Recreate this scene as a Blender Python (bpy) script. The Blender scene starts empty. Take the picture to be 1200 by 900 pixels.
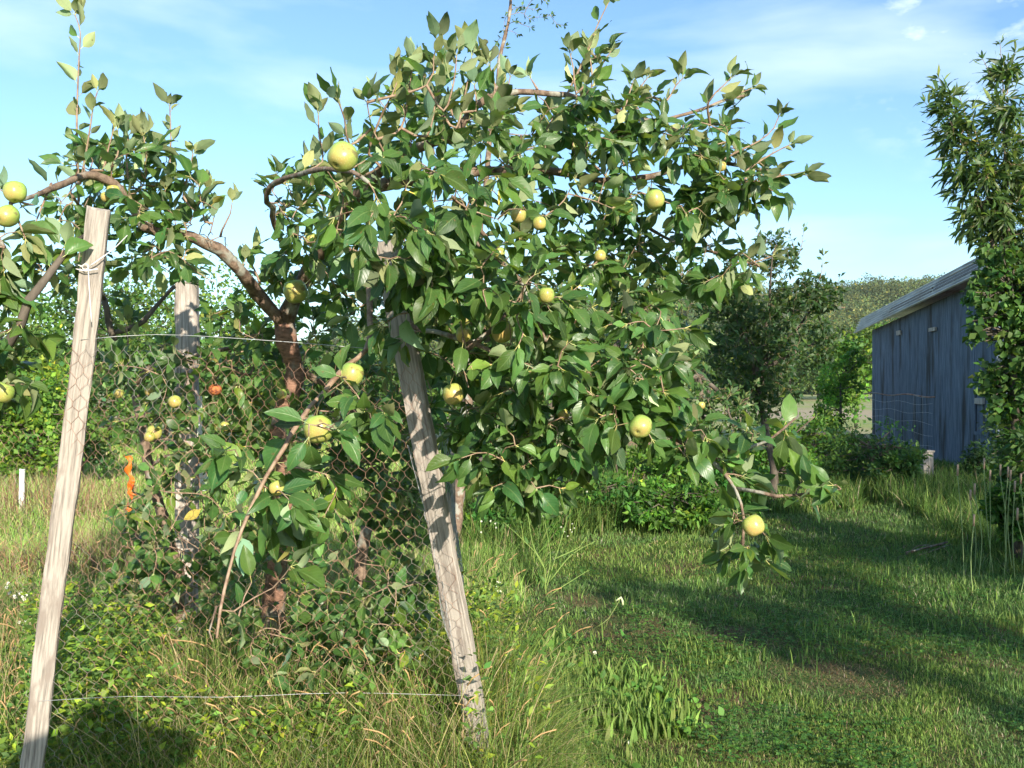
import bpy, math, random
import numpy as np
from mathutils import Vector, Matrix

random.seed(7)
rng = np.random.default_rng(11)
S = bpy.context.scene
COL = S.collection
R = math.radians

# ------------------------------------------------------------------ camera
F = 1100.0; CX = 600.0; HY = 450.0; EYE = 1.55          # photo is 1200 x 900
cd = bpy.data.cameras.new('camera'); cam = bpy.data.objects.new('camera', cd); COL.objects.link(cam)
cam.location = (0, 0, EYE); cam.rotation_euler = (R(90), 0, 0)
cd.sensor_width = 36; cd.lens = F/1200*36; cd.clip_start = 0.05; cd.clip_end = 4000
S.camera = cam

# ------------------------------------------------------------------ light
SUN_EL = R(21.5); SUN_AZ = R(21.8)                       # behind the camera, to the right
SUN = np.array([math.sin(SUN_AZ)*math.cos(SUN_EL), -math.cos(SUN_AZ)*math.cos(SUN_EL), math.sin(SUN_EL)])
ld = bpy.data.lights.new('sun', 'SUN'); lo = bpy.data.objects.new('sun', ld); COL.objects.link(lo)
ld.energy = 5.0; ld.angle = R(0.55); ld.color = (1.0, 0.91, 0.76)
lo.location = (6, -15, 12)
lo.rotation_euler = Vector((-SUN).tolist()).to_track_quat('-Z', 'Y').to_euler()
W_ = bpy.data.worlds.new('World'); S.world = W_; W_.use_nodes = True
nt = W_.node_tree; nt.nodes.clear()
def N(nt, t, **k):
    n = nt.nodes.new(t)
    for a, v in k.items(): setattr(n, a, v)
    return n
sky = N(nt, 'ShaderNodeTexSky', sky_type='NISHITA', sun_disc=False)
sky.sun_elevation = SUN_EL; sky.sun_rotation = R(180) - SUN_AZ
sky.altitude = 200; sky.air_density = 1.0; sky.dust_density = 0.6; sky.ozone_density = 1.5
bg = N(nt, 'ShaderNodeBackground'); bg.inputs[1].default_value = 0.118
out = N(nt, 'ShaderNodeOutputWorld')
tc = N(nt, 'ShaderNodeTexCoord'); mp = N(nt, 'ShaderNodeMapping')
mp.inputs['Rotation'].default_value = (R(4), R(-9), R(10)); mp.inputs['Scale'].default_value = (1.0, 1.0, 4.2)
no = N(nt, 'ShaderNodeTexNoise'); no.inputs['Scale'].default_value = 2.1; no.inputs['Detail'].default_value = 7; no.inputs['Roughness'].default_value = .5; no.inputs['Distortion'].default_value = .25
cr = N(nt, 'ShaderNodeValToRGB'); cr.color_ramp.elements[0].position = .50; cr.color_ramp.elements[1].position = .78
cr.color_ramp.elements[0].color = (0,0,0,1); cr.color_ramp.elements[1].color = (.55,.55,.55,1)
nt.links.new(tc.outputs['Generated'], mp.inputs[0]); nt.links.new(mp.outputs[0], no.inputs[0]); nt.links.new(no.outputs[0], cr.inputs[0])
# small cumulus puffs, only well up and to the right
mp2 = N(nt, 'ShaderNodeMapping'); mp2.inputs['Scale'].default_value = (1, 1, 2.2)
no2 = N(nt, 'ShaderNodeTexNoise'); no2.inputs['Scale'].default_value = 17; no2.inputs['Detail'].default_value = 8; no2.inputs['Roughness'].default_value = .55
cr2 = N(nt, 'ShaderNodeValToRGB'); cr2.color_ramp.elements[0].position = .52; cr2.color_ramp.elements[1].position = .80
vm = N(nt, 'ShaderNodeVectorMath', operation='DOT_PRODUCT'); vm.inputs[1].default_value = Vector((.47, .80, .37)).normalized()
mr = N(nt, 'ShaderNodeMapRange'); mr.inputs[1].default_value = .975; mr.inputs[2].default_value = .995
ml = N(nt, 'ShaderNodeMath', operation='MULTIPLY'); mx = N(nt, 'ShaderNodeMath', operation='MAXIMUM')
nt.links.new(tc.outputs['Generated'], mp2.inputs[0]); nt.links.new(mp2.outputs[0], no2.inputs[0]); nt.links.new(no2.outputs[0], cr2.inputs[0])
nt.links.new(tc.outputs['Generated'], vm.inputs[0]); nt.links.new(vm.outputs['Value'], mr.inputs[0])
nt.links.new(cr2.outputs[0], ml.inputs[0]); nt.links.new(mr.outputs[0], ml.inputs[1])
nt.links.new(cr.outputs[0], mx.inputs[0]); nt.links.new(ml.outputs[0], mx.inputs[1])
mixc = N(nt, 'ShaderNodeMixRGB'); mixc.inputs[2].default_value = (6.8, 7.5, 7.9, 1)
nt.links.new(mx.outputs[0], mixc.inputs[0]); tn_ = N(nt, 'ShaderNodeMixRGB', blend_type='MULTIPLY'); tn_.inputs[0].default_value = 1; tn_.inputs[2].default_value = (.84,1.02,1.12,1); nt.links.new(sky.outputs[0], tn_.inputs[1]); nt.links.new(tn_.outputs[0], mixc.inputs[1])
nt.links.new(mixc.outputs[0], bg.inputs[0]); nt.links.new(bg.outputs[0], out.inputs[0])
S.view_settings.view_transform = 'Standard'; S.view_settings.look = 'None'; S.view_settings.gamma = 1
S.view_settings.exposure = 0.94
S.render.engine = 'CYCLES'
S.cycles.use_denoising = True; S.cycles.max_bounces = 5; S.cycles.transparent_max_bounces = 4
S.cycles.diffuse_bounces = 3; S.cycles.glossy_bounces = 2; S.cycles.transmission_bounces = 3
S.cycles.use_adaptive_sampling = True; S.cycles.adaptive_threshold = .02; S.cycles.sample_clamp_indirect = 6

# ------------------------------------------------------------------ helpers
def A(*p): return np.array(p, float)
def at(px, py, D):                      # a point seen in the photo at (px,py), standing D metres away
    return A((px-CX)/F*D, D, EYE+(HY-py)/F*D)
def nrm(v):
    v = np.asarray(v, float); n = np.linalg.norm(v, axis=-1, keepdims=True); return v/np.maximum(n, 1e-9)

def empty(name, label=None, cat=None, loc=(0,0,0), group=None, kind=None):
    o = bpy.data.objects.new(name, None); o.empty_display_size = .1; COL.objects.link(o); o.location = tuple(float(c) for c in loc)
    tag(o, label, cat, group, kind); return o
def tag(o, label=None, cat=None, group=None, kind=None):
    if label: o['label'] = label
    if cat: o['category'] = cat
    if group: o['group'] = group
    if kind: o['kind'] = kind
    return o

class Acc:
    def __init__(s): s.V=[]; s.Q=[]; s.T=[]; s.qm=[]; s.tm=[]; s.C=[]; s.U=[]; s.n=0
    def add(s, V, Q=None, T=None, m=0, col=None, uv=None):
        V = np.asarray(V, float).reshape(-1, 3); k = len(V)
        if k == 0: return
        s.V.append(V)
        if Q is not None and len(Q):
            Q = np.asarray(Q, np.int64).reshape(-1, 4)+s.n; s.Q.append(Q); s.qm.append(np.full(len(Q), m))
        if T is not None and len(T):
            T = np.asarray(T, np.int64).reshape(-1, 3)+s.n; s.T.append(T); s.tm.append(np.full(len(T), m))
        c = np.ones((k, 3)) if col is None else np.broadcast_to(np.asarray(col, float), (k, 3)); s.C.append(c)
        s.U.append(np.zeros((k, 2)) if uv is None else np.asarray(uv, float).reshape(-1, 2)); s.n += k
    def tube(s, P, rad, ns=6, m=0, col=None, cap=True):
        P = np.asarray(P, float); k = len(P); rad = np.broadcast_to(np.asarray(rad, float), (k,))
        T = nrm(np.gradient(P, axis=0)); ref = A(0,0,1) if abs(T[:,2]).mean() < .9 else A(1,0,0)
        X = nrm(np.cross(T, ref)); Y = np.cross(T, X)
        a = np.arange(ns)/ns*2*math.pi
        V = P[:,None] + rad[:,None,None]*(np.cos(a)[None,:,None]*X[:,None]+np.sin(a)[None,:,None]*Y[:,None])
        i = np.arange(k-1)[:,None]*ns; j = np.arange(ns)[None]; j2 = (j+1)%ns
        Q = np.stack([i+j, i+j2, i+ns+j2, i+ns+j], -1).reshape(-1, 4)
        V = V.reshape(-1, 3); Tt = None
        if cap:
            V = np.vstack([V, P[:1], P[-1:]]); b = k*ns; j = np.arange(ns); j2 = (j+1)%ns
            Tt = np.vstack([np.stack([np.full(ns,b), j2, j], -1), np.stack([np.full(ns,b+1), (k-1)*ns+j, (k-1)*ns+j2], -1)])
        s.add(V, Q, Tt, m, col)
    def box(s, c, h, rot=None, m=0, col=None):
        v = np.array([[x,y,z] for x in (-1,1) for y in (-1,1) for z in (-1,1)], float)*np.asarray(h, float)
        if rot is not None: v = v@np.asarray(rot).T
        s.add(v+np.asarray(c, float), [[0,1,3,2],[4,6,7,5],[0,4,5,1],[2,3,7,6],[0,2,6,4],[1,5,7,3]], None, m, col)
    def build(s, name, mats, parent=None, smooth=True, offset=None):
        me = bpy.data.meshes.new(name)
        V = np.vstack(s.V) if s.V else np.zeros((0,3))
        off = np.array(parent.location) if (parent is not None and offset is None) else (np.zeros(3) if offset is None else np.asarray(offset, float))
        V = V-off
        Q = np.vstack(s.Q) if s.Q else np.zeros((0,4), np.int64); T = np.vstack(s.T) if s.T else np.zeros((0,3), np.int64)
        me.vertices.add(len(V)); me.vertices.foreach_set('co', V.astype(np.float32).ravel())
        L = np.concatenate([Q.ravel(), T.ravel()]).astype(np.int32); me.loops.add(len(L)); me.loops.foreach_set('vertex_index', L)
        nf = len(Q)+len(T); me.polygons.add(nf)
        st = np.concatenate([np.arange(len(Q))*4, len(Q)*4+np.arange(len(T))*3]).astype(np.int32); me.polygons.foreach_set('loop_start', st)
        mi = np.concatenate([np.concatenate(s.qm) if s.qm else np.zeros(0), np.concatenate(s.tm) if s.tm else np.zeros(0)]).astype(np.int32)
        me.polygons.foreach_set('material_index', mi); me.polygons.foreach_set('use_smooth', np.full(nf, smooth))
        C = np.vstack(s.C); ca = me.attributes.new('tint', 'FLOAT_COLOR', 'POINT')
        ca.data.foreach_set('color', np.hstack([C, np.ones((len(C),1))]).astype(np.float32).ravel())
        U = np.vstack(s.U)
        if np.any(U):
            ul = me.uv_layers.new(name='UVMap'); ul.data.foreach_set('uv', U[L].astype(np.float32).ravel())
        for mm in (mats if isinstance(mats, (list,tuple)) else [mats]): me.materials.append(mm)
        me.update(calc_edges=True); me.validate()
        o = bpy.data.objects.new(name, me); COL.objects.link(o)
        if parent is not None: o.parent = parent
        elif offset is not None: o.location = tuple(float(c) for c in off)
        return o

def spline(pts, step=.04):              # smooth polyline through points (Catmull-Rom)
    P = np.asarray(pts, float)
    if len(P) < 2: return P
    E = np.vstack([2*P[0]-P[1], P, 2*P[-1]-P[-2]]); o = []
    for i in range(1, len(E)-2):
        n = max(1, int(np.linalg.norm(E[i+1,:3]-E[i,:3])/step)); t = (np.arange(n)/n)[:,None]
        a,b,c,d = E[i-1],E[i],E[i+1],E[i+2]
        o.append(.5*((2*b)+(-a+c)*t+(2*a-5*b+4*c-d)*t*t+(-a+3*b-3*c+d)*t**3))
    o.append(P[-1:]); return np.vstack(o)

# ------------------------------------------------------------------ materials
def newmat(name):
    m = bpy.data.materials.new(name); m.use_nodes = True; nt = m.node_tree; nt.nodes.clear()
    return m, nt, nt.nodes.new('ShaderNodeOutputMaterial')
def leaf_mat(name, top, under, trans=(.20,.34,.04), gloss=.42, tw=.28, veins=True):
    m, nt, o = newmat(name); L = nt.links.new
    at_ = N(nt, 'ShaderNodeAttribute', attribute_name='tint'); geo = N(nt, 'ShaderNodeNewGeometry')
    def mulc(c):
        x = N(nt, 'ShaderNodeMixRGB', blend_type='MULTIPLY'); x.inputs[0].default_value = 1; x.inputs[1].default_value = (*c,1); L(at_.outputs['Color'], x.inputs[2]); return x
    t = mulc(top); u = mulc(under); tr = mulc(trans); topo = t.outputs[0]; uo = u.outputs[0]
    nz = N(nt, 'ShaderNodeTexNoise'); nz.inputs['Scale'].default_value = 55; nz.inputs['Detail'].default_value = 3
    tcn = N(nt, 'ShaderNodeTexCoord'); L(tcn.outputs['Object'], nz.inputs[0])
    mn = N(nt, 'ShaderNodeMapRange'); mn.inputs[3].default_value = .72; mn.inputs[4].default_value = 1.3; L(nz.outputs[0], mn.inputs[0])
    mm = N(nt, 'ShaderNodeVectorMath', operation='SCALE'); L(topo, mm.inputs[0]); L(mn.outputs[0], mm.inputs['Scale']); topo = mm.outputs[0]
    bump = None
    if veins:
        uv = N(nt, 'ShaderNodeUVMap'); sp = N(nt, 'ShaderNodeSeparateXYZ'); L(uv.outputs[0], sp.inputs[0])
        ab = N(nt, 'ShaderNodeMath', operation='ABSOLUTE'); L(sp.outputs[0], ab.inputs[0])
        mr = N(nt, 'ShaderNodeMapRange'); mr.inputs[1].default_value = .03; mr.inputs[2].default_value = .09; mr.inputs[3].default_value = 1; mr.inputs[4].default_value = 0; L(ab.outputs[0], mr.inputs[0])
        # side veins: sin((v - .45|u|) * k)
        m1 = N(nt, 'ShaderNodeMath', operation='MULTIPLY_ADD'); L(ab.outputs[0], m1.inputs[0]); m1.inputs[1].default_value = -.34; L(sp.outputs[1], m1.inputs[2])
        m2 = N(nt, 'ShaderNodeMath', operation='MULTIPLY'); L(m1.outputs[0], m2.inputs[0]); m2.inputs[1].default_value = 50
        m3 = N(nt, 'ShaderNodeMath', operation='SINE'); L(m2.outputs[0], m3.inputs[0])
        mv = N(nt, 'ShaderNodeMapRange'); mv.inputs[1].default_value = .75; mv.inputs[2].default_value = 1; mv.inputs[4].default_value = .38; L(m3.outputs[0], mv.inputs[0])
        mx = N(nt, 'ShaderNodeMath', operation='MAXIMUM'); L(mr.outputs[0], mx.inputs[0]); L(mv.outputs[0], mx.inputs[1])
        ms = N(nt, 'ShaderNodeMath', operation='MULTIPLY'); L(mx.outputs[0], ms.inputs[0]); ms.inputs[1].default_value = .6
        c = N(nt, 'ShaderNodeMixRGB'); L(ms.outputs[0], c.inputs[0]); L(topo, c.inputs[1]); c.inputs[2].default_value = (.17,.25,.08,1); topo = c.outputs[0]
        bump = N(nt, 'ShaderNodeBump'); bump.inputs['Strength'].default_value = .45; bump.inputs['Distance'].default_value = .0015; bump.invert = True; L(mx.outputs[0], bump.inputs['Height'])
    cm = N(nt, 'ShaderNodeMixRGB'); L(geo.outputs['Backfacing'], cm.inputs[0]); L(topo, cm.inputs[1]); L(uo, cm.inputs[2])
    rm = N(nt, 'ShaderNodeMapRange'); L(geo.outputs['Backfacing'], rm.inputs[0]); rm.inputs[3].default_value = gloss; rm.inputs[4].default_value = .85
    p = N(nt, 'ShaderNodeBsdfPrincipled'); L(cm.outputs[0], p.inputs['Base Color']); L(rm.outputs[0], p.inputs['Roughness']); p.inputs['Specular IOR Level'].default_value = .38
    if veins:
        ns = N(nt, 'ShaderNodeTexNoise'); ns.inputs['Scale'].default_value = 95; ns.inputs['Detail'].default_value = 4; L(tcn.outputs['Object'], ns.inputs[0])
        nr = N(nt, 'ShaderNodeMapRange'); nr.inputs[1].default_value = .655; nr.inputs[2].default_value = .70; nr.inputs[4].default_value = .85; L(ns.outputs[0], nr.inputs[0])
        xs = N(nt, 'ShaderNodeMixRGB'); L(nr.outputs[0], xs.inputs[0]); L(cm.outputs[0], xs.inputs[1]); xs.inputs[2].default_value = (.17,.115,.045,1); L(xs.outputs[0], p.inputs['Base Color'])
    if bump: L(bump.outputs[0], p.inputs['Normal'])
    tb = N(nt, 'ShaderNodeBsdfTranslucent'); L(tr.outputs[0], tb.inputs[0])
    mix = N(nt, 'ShaderNodeMixShader'); mix.inputs[0].default_value = tw; L(p.outputs[0], mix.inputs[1]); L(tb.outputs[0], mix.inputs[2]); L(mix.outputs[0], o.inputs[0])
    return m
def tint_mat(name, rough=.7, tw=.3, spec=.3):        # colour comes from the tint attribute (each blade has its own)
    m, nt, o = newmat(name); L = nt.links.new
    a = N(nt, 'ShaderNodeAttribute', attribute_name='tint')
    p = N(nt, 'ShaderNodeBsdfPrincipled'); L(a.outputs['Color'], p.inputs['Base Color']); p.inputs['Roughness'].default_value = rough; p.inputs['Specular IOR Level'].default_value = spec
    g = N(nt, 'ShaderNodeMixRGB', blend_type='MULTIPLY'); g.inputs[0].default_value = 1; g.inputs[2].default_value = (1.5,1.5,.7,1); L(a.outputs['Color'], g.inputs[1])
    tb = N(nt, 'ShaderNodeBsdfTranslucent'); L(g.outputs[0], tb.inputs[0])
    mix = N(nt, 'ShaderNodeMixShader'); mix.inputs[0].default_value = tw; L(p.outputs[0], mix.inputs[1]); L(tb.outputs[0], mix.inputs[2]); L(mix.outputs[0], o.inputs[0])
    return m
def noise_mat(name, c1, c2, scale=(8,8,8), rough=.8, bump=.3, detail=6, lo=.35, hi=.65, dist=.01, metal=0, extra=None, nscale=1, spec=.3):
    m, nt, o = newmat(name); L = nt.links.new
    t = N(nt, 'ShaderNodeTexCoord'); mp = N(nt, 'ShaderNodeMapping'); mp.inputs['Scale'].default_value = scale; L(t.outputs['Object'], mp.inputs[0])
    n = N(nt, 'ShaderNodeTexNoise'); n.inputs['Detail'].default_value = detail; n.inputs['Scale'].default_value = nscale; n.inputs['Roughness'].default_value = .62; L(mp.outputs[0], n.inputs[0])
    r = N(nt, 'ShaderNodeValToRGB'); r.color_ramp.elements[0].position = lo; r.color_ramp.elements[1].position = hi
    r.color_ramp.elements[0].color = (*c1,1); r.color_ramp.elements[1].color = (*c2,1); L(n.outputs[0], r.inputs[0]); co = r.outputs[0]
    if extra:                                          # second, larger patches of another colour
        ec, es, elo, ehi = extra
        mp2 = N(nt, 'ShaderNodeMapping'); mp2.inputs['Scale'].default_value = es; mp2.inputs['Location'].default_value = (3.3,1.7,9.1); L(t.outputs['Object'], mp2.inputs[0])
        n2 = N(nt, 'ShaderNodeTexNoise'); n2.inputs['Scale'].default_value = 1; n2.inputs['Detail'].default_value = 5; L(mp2.outputs[0], n2.inputs[0])
        r2 = N(nt, 'ShaderNodeMapRange'); r2.inputs[1].default_value = elo; r2.inputs[2].default_value = ehi; L(n2.outputs[0], r2.inputs[0])
        x = N(nt, 'ShaderNodeMixRGB'); L(r2.outputs[0], x.inputs[0]); L(co, x.inputs[1]); x.inputs[2].default_value = (*ec,1); co = x.outputs[0]
    p = N(nt, 'ShaderNodeBsdfPrincipled'); L(co, p.inputs['Base Color']); p.inputs['Roughness'].default_value = rough; p.inputs['Metallic'].default_value = metal; p.inputs['Specular IOR Level'].default_value = spec
    if bump:
        b = N(nt, 'ShaderNodeBump'); b.inputs['Strength'].default_value = bump; b.inputs['Distance'].default_value = dist; L(n.outputs[0], b.inputs['Height']); L(b.outputs[0], p.inputs['Normal'])
    L(p.outputs[0], o.inputs[0]); return m

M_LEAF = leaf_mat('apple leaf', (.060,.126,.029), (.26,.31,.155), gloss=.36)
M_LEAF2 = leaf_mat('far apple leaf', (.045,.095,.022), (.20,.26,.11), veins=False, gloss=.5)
M_PEACH = leaf_mat('narrow leaf', (.044,.082,.021), (.15,.21,.07), veins=False, gloss=.45)
M_BUSH = leaf_mat('bush leaf', (.060,.118,.024), (.13,.19,.06), veins=False, gloss=.6)
M_HILL = leaf_mat('woodland leaf', (.085,.118,.042), (.13,.15,.055), veins=False, gloss=.8, tw=.12)
M_GRASS = tint_mat('grass blade')
M_STEM = tint_mat('stem', rough=.6, tw=.0)
M_BARK = noise_mat('apple bark', (.085,.055,.040), (.29,.205,.145), (38,38,22), .8, 1.0, detail=9, dist=.012, lo=.32, hi=.68, extra=((.30,.29,.24), (13,13,11), .53, .60))
M_BARKR = noise_mat('reddish bark', (.12,.065,.045), (.36,.20,.135), (26,26,75), .75, .9, detail=9, dist=.01, lo=.32, hi=.68, extra=((.24,.20,.16), (11,11,9), .52, .60))
M_BARKD = noise_mat('dark bark', (.05,.042,.032), (.16,.13,.10), (12,12,4), .9, .6)
M_TWIG = noise_mat('twig', (.17,.10,.065), (.36,.26,.18), (40,40,40), .6, .2)
M_WOOD = noise_mat('weathered board', (.12,.10,.085), (.38,.335,.29), (110,110,5.5), .9, .8, detail=9, dist=.004, lo=.30, hi=.56, extra=((.24,.20,.17), (26,26,7), .58, .66))
M_WOOD2 = noise_mat('grey post wood', (.22,.19,.165), (.58,.51,.44), (90,90,4.0), .9, .8, detail=9, dist=.005, extra=((.22,.19,.16), (12,12,3), .56, .66))
M_WOODD = noise_mat('dark grey board', (.10,.09,.08), (.22,.20,.18), (20,20,4), .9, .4)
M_WIRE = noise_mat('galvanised wire', (.32,.33,.33), (.55,.56,.56), (9,9,9), .45, 0, metal=.5)
M_RUST = noise_mat('rusty wire', (.18,.085,.055), (.42,.25,.18), (7,7,7), .8, 0, extra=((.27,.25,.23), (2.2,2.2,2.2), .50, .60))
M_WHITE = noise_mat('white paint', (.62,.61,.58), (.80,.79,.76), (12,12,12), .6, .1)
M_ORANGE = noise_mat('orange plastic ribbon', (.62,.10,.015), (.85,.22,.03), (30,30,14), .45, .3)

# apples ------------------------------------------------------------
def apple_mat(name, g, b, y, lo=.48, hi=.72):
    m, nt, o = newmat(name); L = nt.links.new
    t = N(nt, 'ShaderNodeTexCoord'); n = N(nt, 'ShaderNodeTexNoise'); n.inputs['Scale'].default_value = 9; n.inputs['Detail'].default_value = 3; L(t.outputs['Object'], n.inputs[0])
    r = N(nt, 'ShaderNodeValToRGB'); e = r.color_ramp.elements; e[0].position = lo-.14; e[0].color = (*g,1); e[1].position = hi; e[1].color = (*b,1)
    k = e.new(lo+.03); k.color = (*y,1); L(n.outputs[0], r.inputs[0])
    v = N(nt, 'ShaderNodeTexVoronoi'); v.inputs['Scale'].default_value = 210; L(t.outputs['Object'], v.inputs[0])
    mr = N(nt, 'ShaderNodeMapRange'); mr.inputs[1].default_value = .14; mr.inputs[2].default_value = .24; mr.inputs[3].default_value = .45; mr.inputs[4].default_value = 0; L(v.outputs[0], mr.inputs[0])
    x = N(nt, 'ShaderNodeMixRGB'); L(mr.outputs[0], x.inputs[0]); L(r.outputs[0], x.inputs[1]); x.inputs[2].default_value = (.62,.62,.34,1)
    n2 = N(nt, 'ShaderNodeTexNoise'); n2.inputs['Scale'].default_value = 38; L(t.outputs['Object'], n2.inputs[0])
    m2 = N(nt, 'ShaderNodeMapRange'); m2.inputs[1].default_value = .62; m2.inputs[2].default_value = .68; m2.inputs[4].default_value = .7; L(n2.outputs[0], m2.inputs[0])
    x2 = N(nt, 'ShaderNodeMixRGB'); L(m2.outputs[0], x2.inputs[0]); L(x.outputs[0], x2.inputs[1]); x2.inputs[2].default_value = (.16,.10,.05,1)
    p = N(nt, 'ShaderNodeBsdfPrincipled'); L(x2.outputs[0], p.inputs['Base Color']); p.inputs['Roughness'].default_value = .32; p.inputs['Specular IOR Level'].default_value = .42
    p.inputs['Subsurface Weight'].default_value = .12; p.inputs['Subsurface Radius'].default_value = (.01,.008,.003); p.inputs['Subsurface Scale'].default_value = 1
    L(p.outputs[0], o.inputs[0]); return m
M_APPLE = apple_mat('green apple skin', (.20,.34,.055), (.42,.27,.10), (.30,.40,.085))
M_APPLEY = apple_mat('yellow apple skin', (.28,.37,.06), (.47,.27,.11), (.38,.40,.095))
M_ROT = noise_mat('rotten apple skin', (.15,.04,.02), (.48,.16,.05), (60,60,60), .7, .8, dist=.004, lo=.4, hi=.55)
_ap = {}
def apple_geo(seed=0):
    prof = [(0,.72),(.09,.76),(.20,.86),(.36,.95),(.56,.925),(.75,.80),(.90,.58),(.985,.30),(1.0,.02),(.965,-.27),(.87,-.53),(.73,-.74),(.55,-.88),(.35,-.95),(.20,-.93),(.09,-.87),(0,-.85)]
    r = np.random.default_rng(seed); ns = 22; a = np.arange(ns)/ns*2*math.pi; P = np.array(prof)
    lob = 1+.028*np.cos(5*a+r.random()*6)+.035*np.cos(2*a+r.random()*6)+.03*np.cos(a+r.random()*6)
    V = np.stack([P[:,None,0]*np.cos(a)*lob, P[:,None,0]*np.sin(a)*lob, P[:,None,1]*.98*np.ones(ns)], -1)
    i = np.arange(len(P)-1)[:,None]*ns; j = np.arange(ns)[None]; j2 = (j+1)%ns
    return V.reshape(-1,3), np.stack([i+j, i+ns+j, i+ns+j2, i+j2], -1).reshape(-1,4)
def apple(parent, c, rad, axis=(0,0,1), mat=None, label=None, stem_to=None, cat=None, group=None):
    V, Q = apple_geo(int(rng.integers(6)))
    z = nrm(np.asarray(axis, float)); x = nrm(np.cross(A(.3,1,.1), z)); y = np.cross(z, x)
    Rm = np.stack([x,y,z], 1)
    ac = Acc(); ac.add((V*rad)@Rm.T + c, Q)
    base = np.asarray(c)
    o = ac.build('apple', mat or M_APPLE, None, offset=base)
    if parent is not None: o.parent = parent; o.location = tuple(base-np.array(parent.location))
    tag(o, label, cat, group)
    st = Acc(); e = (np.asarray(stem_to, float) if stem_to is not None else c+z*rad*1.5)-0
    st.tube(spline([c+z*rad*.62, c+z*rad*1.05+A(.002,0,.002), e], .01)-base, np.linspace(.0016,.0013,3).mean(), 5, col=(.2,.17,.07))
    so = st.build('stem', M_STEM, None); so.parent = o
    cl = Acc(); b = c-z*rad*.80-base
    for k in range(5):
        an = k*1.2566; d = x*math.cos(an)+y*math.sin(an)
        cl.tube([b+d*rad*.02, b+d*rad*.08-z*rad*.07], [rad*.045, rad*.012], 4, col=(.035,.025,.015))
    co = cl.build('calyx', M_STEM, None); co.parent = o
    return o

# leaves ------------------------------------------------------------
def leaves(acc, P, D, Nn, L, wr=.29, m=0, tint=None, rows=6, cols=5, curl=None, fold=None, wave=.03, pet=.0, shape=.82, pcol=(1.6,1.35,1.1)):
    n = len(P)
    if n == 0: return
    P = np.asarray(P, float); D = nrm(D); Nn = np.asarray(Nn, float)
    Nn = nrm(Nn-(Nn*D).sum(1, keepdims=True)*D); X = np.cross(D, Nn)
    L = np.broadcast_to(L, (n,)).astype(float); W = L*wr*rng.uniform(.82, 1.15, n)
    curl = rng.normal(.22, .26, n) if curl is None else np.broadcast_to(curl, (n,)); fold = np.abs(rng.normal(.25, .33, n)) if fold is None else np.broadcast_to(fold, (n,))
    t = np.linspace(0, 1, rows+1); s = np.linspace(-1, 1, cols)
    prof = np.sin(math.pi*t**shape)**.85*(1-.25*t**3); prof[0] = .05; prof[-1] = .0
    ph = rng.uniform(0, 6.28, n); tw = rng.normal(0, .35, n); sk = rng.normal(0, .15, n)
    Tt = t[None,:,None]; Ss = s[None,None,:]
    w = W[:,None,None]*prof[None,:,None]*Ss
    cu = curl[:,None,None]
    y = L[:,None,None]*(Tt - .35*np.abs(cu)*Tt**3) + 0*Ss
    z = -cu*L[:,None,None]*Tt**2 + fold[:,None,None]*np.abs(w) + wave*L[:,None,None]*np.sin(2*math.pi*2.3*Tt+ph[:,None,None]+Ss*1.2)*np.abs(Ss) + tw[:,None,None]*w*Tt
    x = w + sk[:,None,None]*L[:,None,None]*Tt**2
    B = P + D*(pet*L)[:,None] if pet else P
    V = B[:,None,None]+x[...,None]*X[:,None,None]+y[...,None]*D[:,None,None]+z[...,None]*Nn[:,None,None]
    nv = (rows+1)*cols
    i = np.arange(rows)[:,None]*cols; j = np.arange(cols-1)[None]
    q = np.stack([i+j, i+j+1, i+cols+j+1, i+cols+j], -1).reshape(-1,4)
    Q = (q[None]+(np.arange(n)*nv)[:,None,None]).reshape(-1,4)
    tint = np.ones((n,3)) if tint is None else tint
    uv = np.broadcast_to(np.stack(np.broadcast_arrays(Ss[0], Tt[0]), -1).reshape(1,nv,2), (n,nv,2))
    acc.add(V.reshape(-1,3), Q, None, m, np.repeat(tint, nv, 0), uv)
    if pet:                                             # petioles: thin three-sided stalks
        r = .0011+.0*L; a = np.arange(3)/3*2*math.pi
        ring = np.cos(a)[None,:,None]*X[:,None]+np.sin(a)[None,:,None]*Nn[:,None]
        V = np.concatenate([P[:,None]+ring*r[:,None,None], (B+D*(.04*L)[:,None])[:,None]+ring*r[:,None,None]], 1)
        j = np.arange(3); j2 = (j+1)%3; q = np.stack([j, j2, 3+j2, 3+j], -1)
        Q = (q[None]+(np.arange(n)*6)[:,None,None]).reshape(-1,4)
        acc.add(V.reshape(-1,3), Q, None, m, np.repeat(tint*np.array(pcol)*1.3, 6, 0), np.full((n*6,2), .5)*[0,1])
def tints(n, var=.22, yellow=.06, ycol=(2.1,1.6,.9)):
    b = np.exp(rng.normal(0, var, n))[:,None]; h = rng.normal(0, .13, n)[:,None]
    t = b*np.hstack([1+h*1.2, 1+h*.35, 1-h*.5]); y = rng.random(n) < yellow
    t[y] *= np.array(ycol); return np.clip(t, .2, 5)

def poly_sample(poly, n, D0, D1, dpow=1.0):
    P = np.array(poly, float); lo = P.min(0); hi = P.max(0); out = []
    while len(out) < n:
        x, y = rng.uniform(lo, hi); c = False; j = len(P)-1
        for i in range(len(P)):
            if (P[i,1] > y) != (P[j,1] > y) and x < (P[j,0]-P[i,0])*(y-P[i,1])/(P[j,1]-P[i,1])+P[i,0]: c = not c
            j = i
        if c: out.append(at(x, y, D0+(D1-D0)*rng.random()**dpow))
    return np.array(out)

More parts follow.
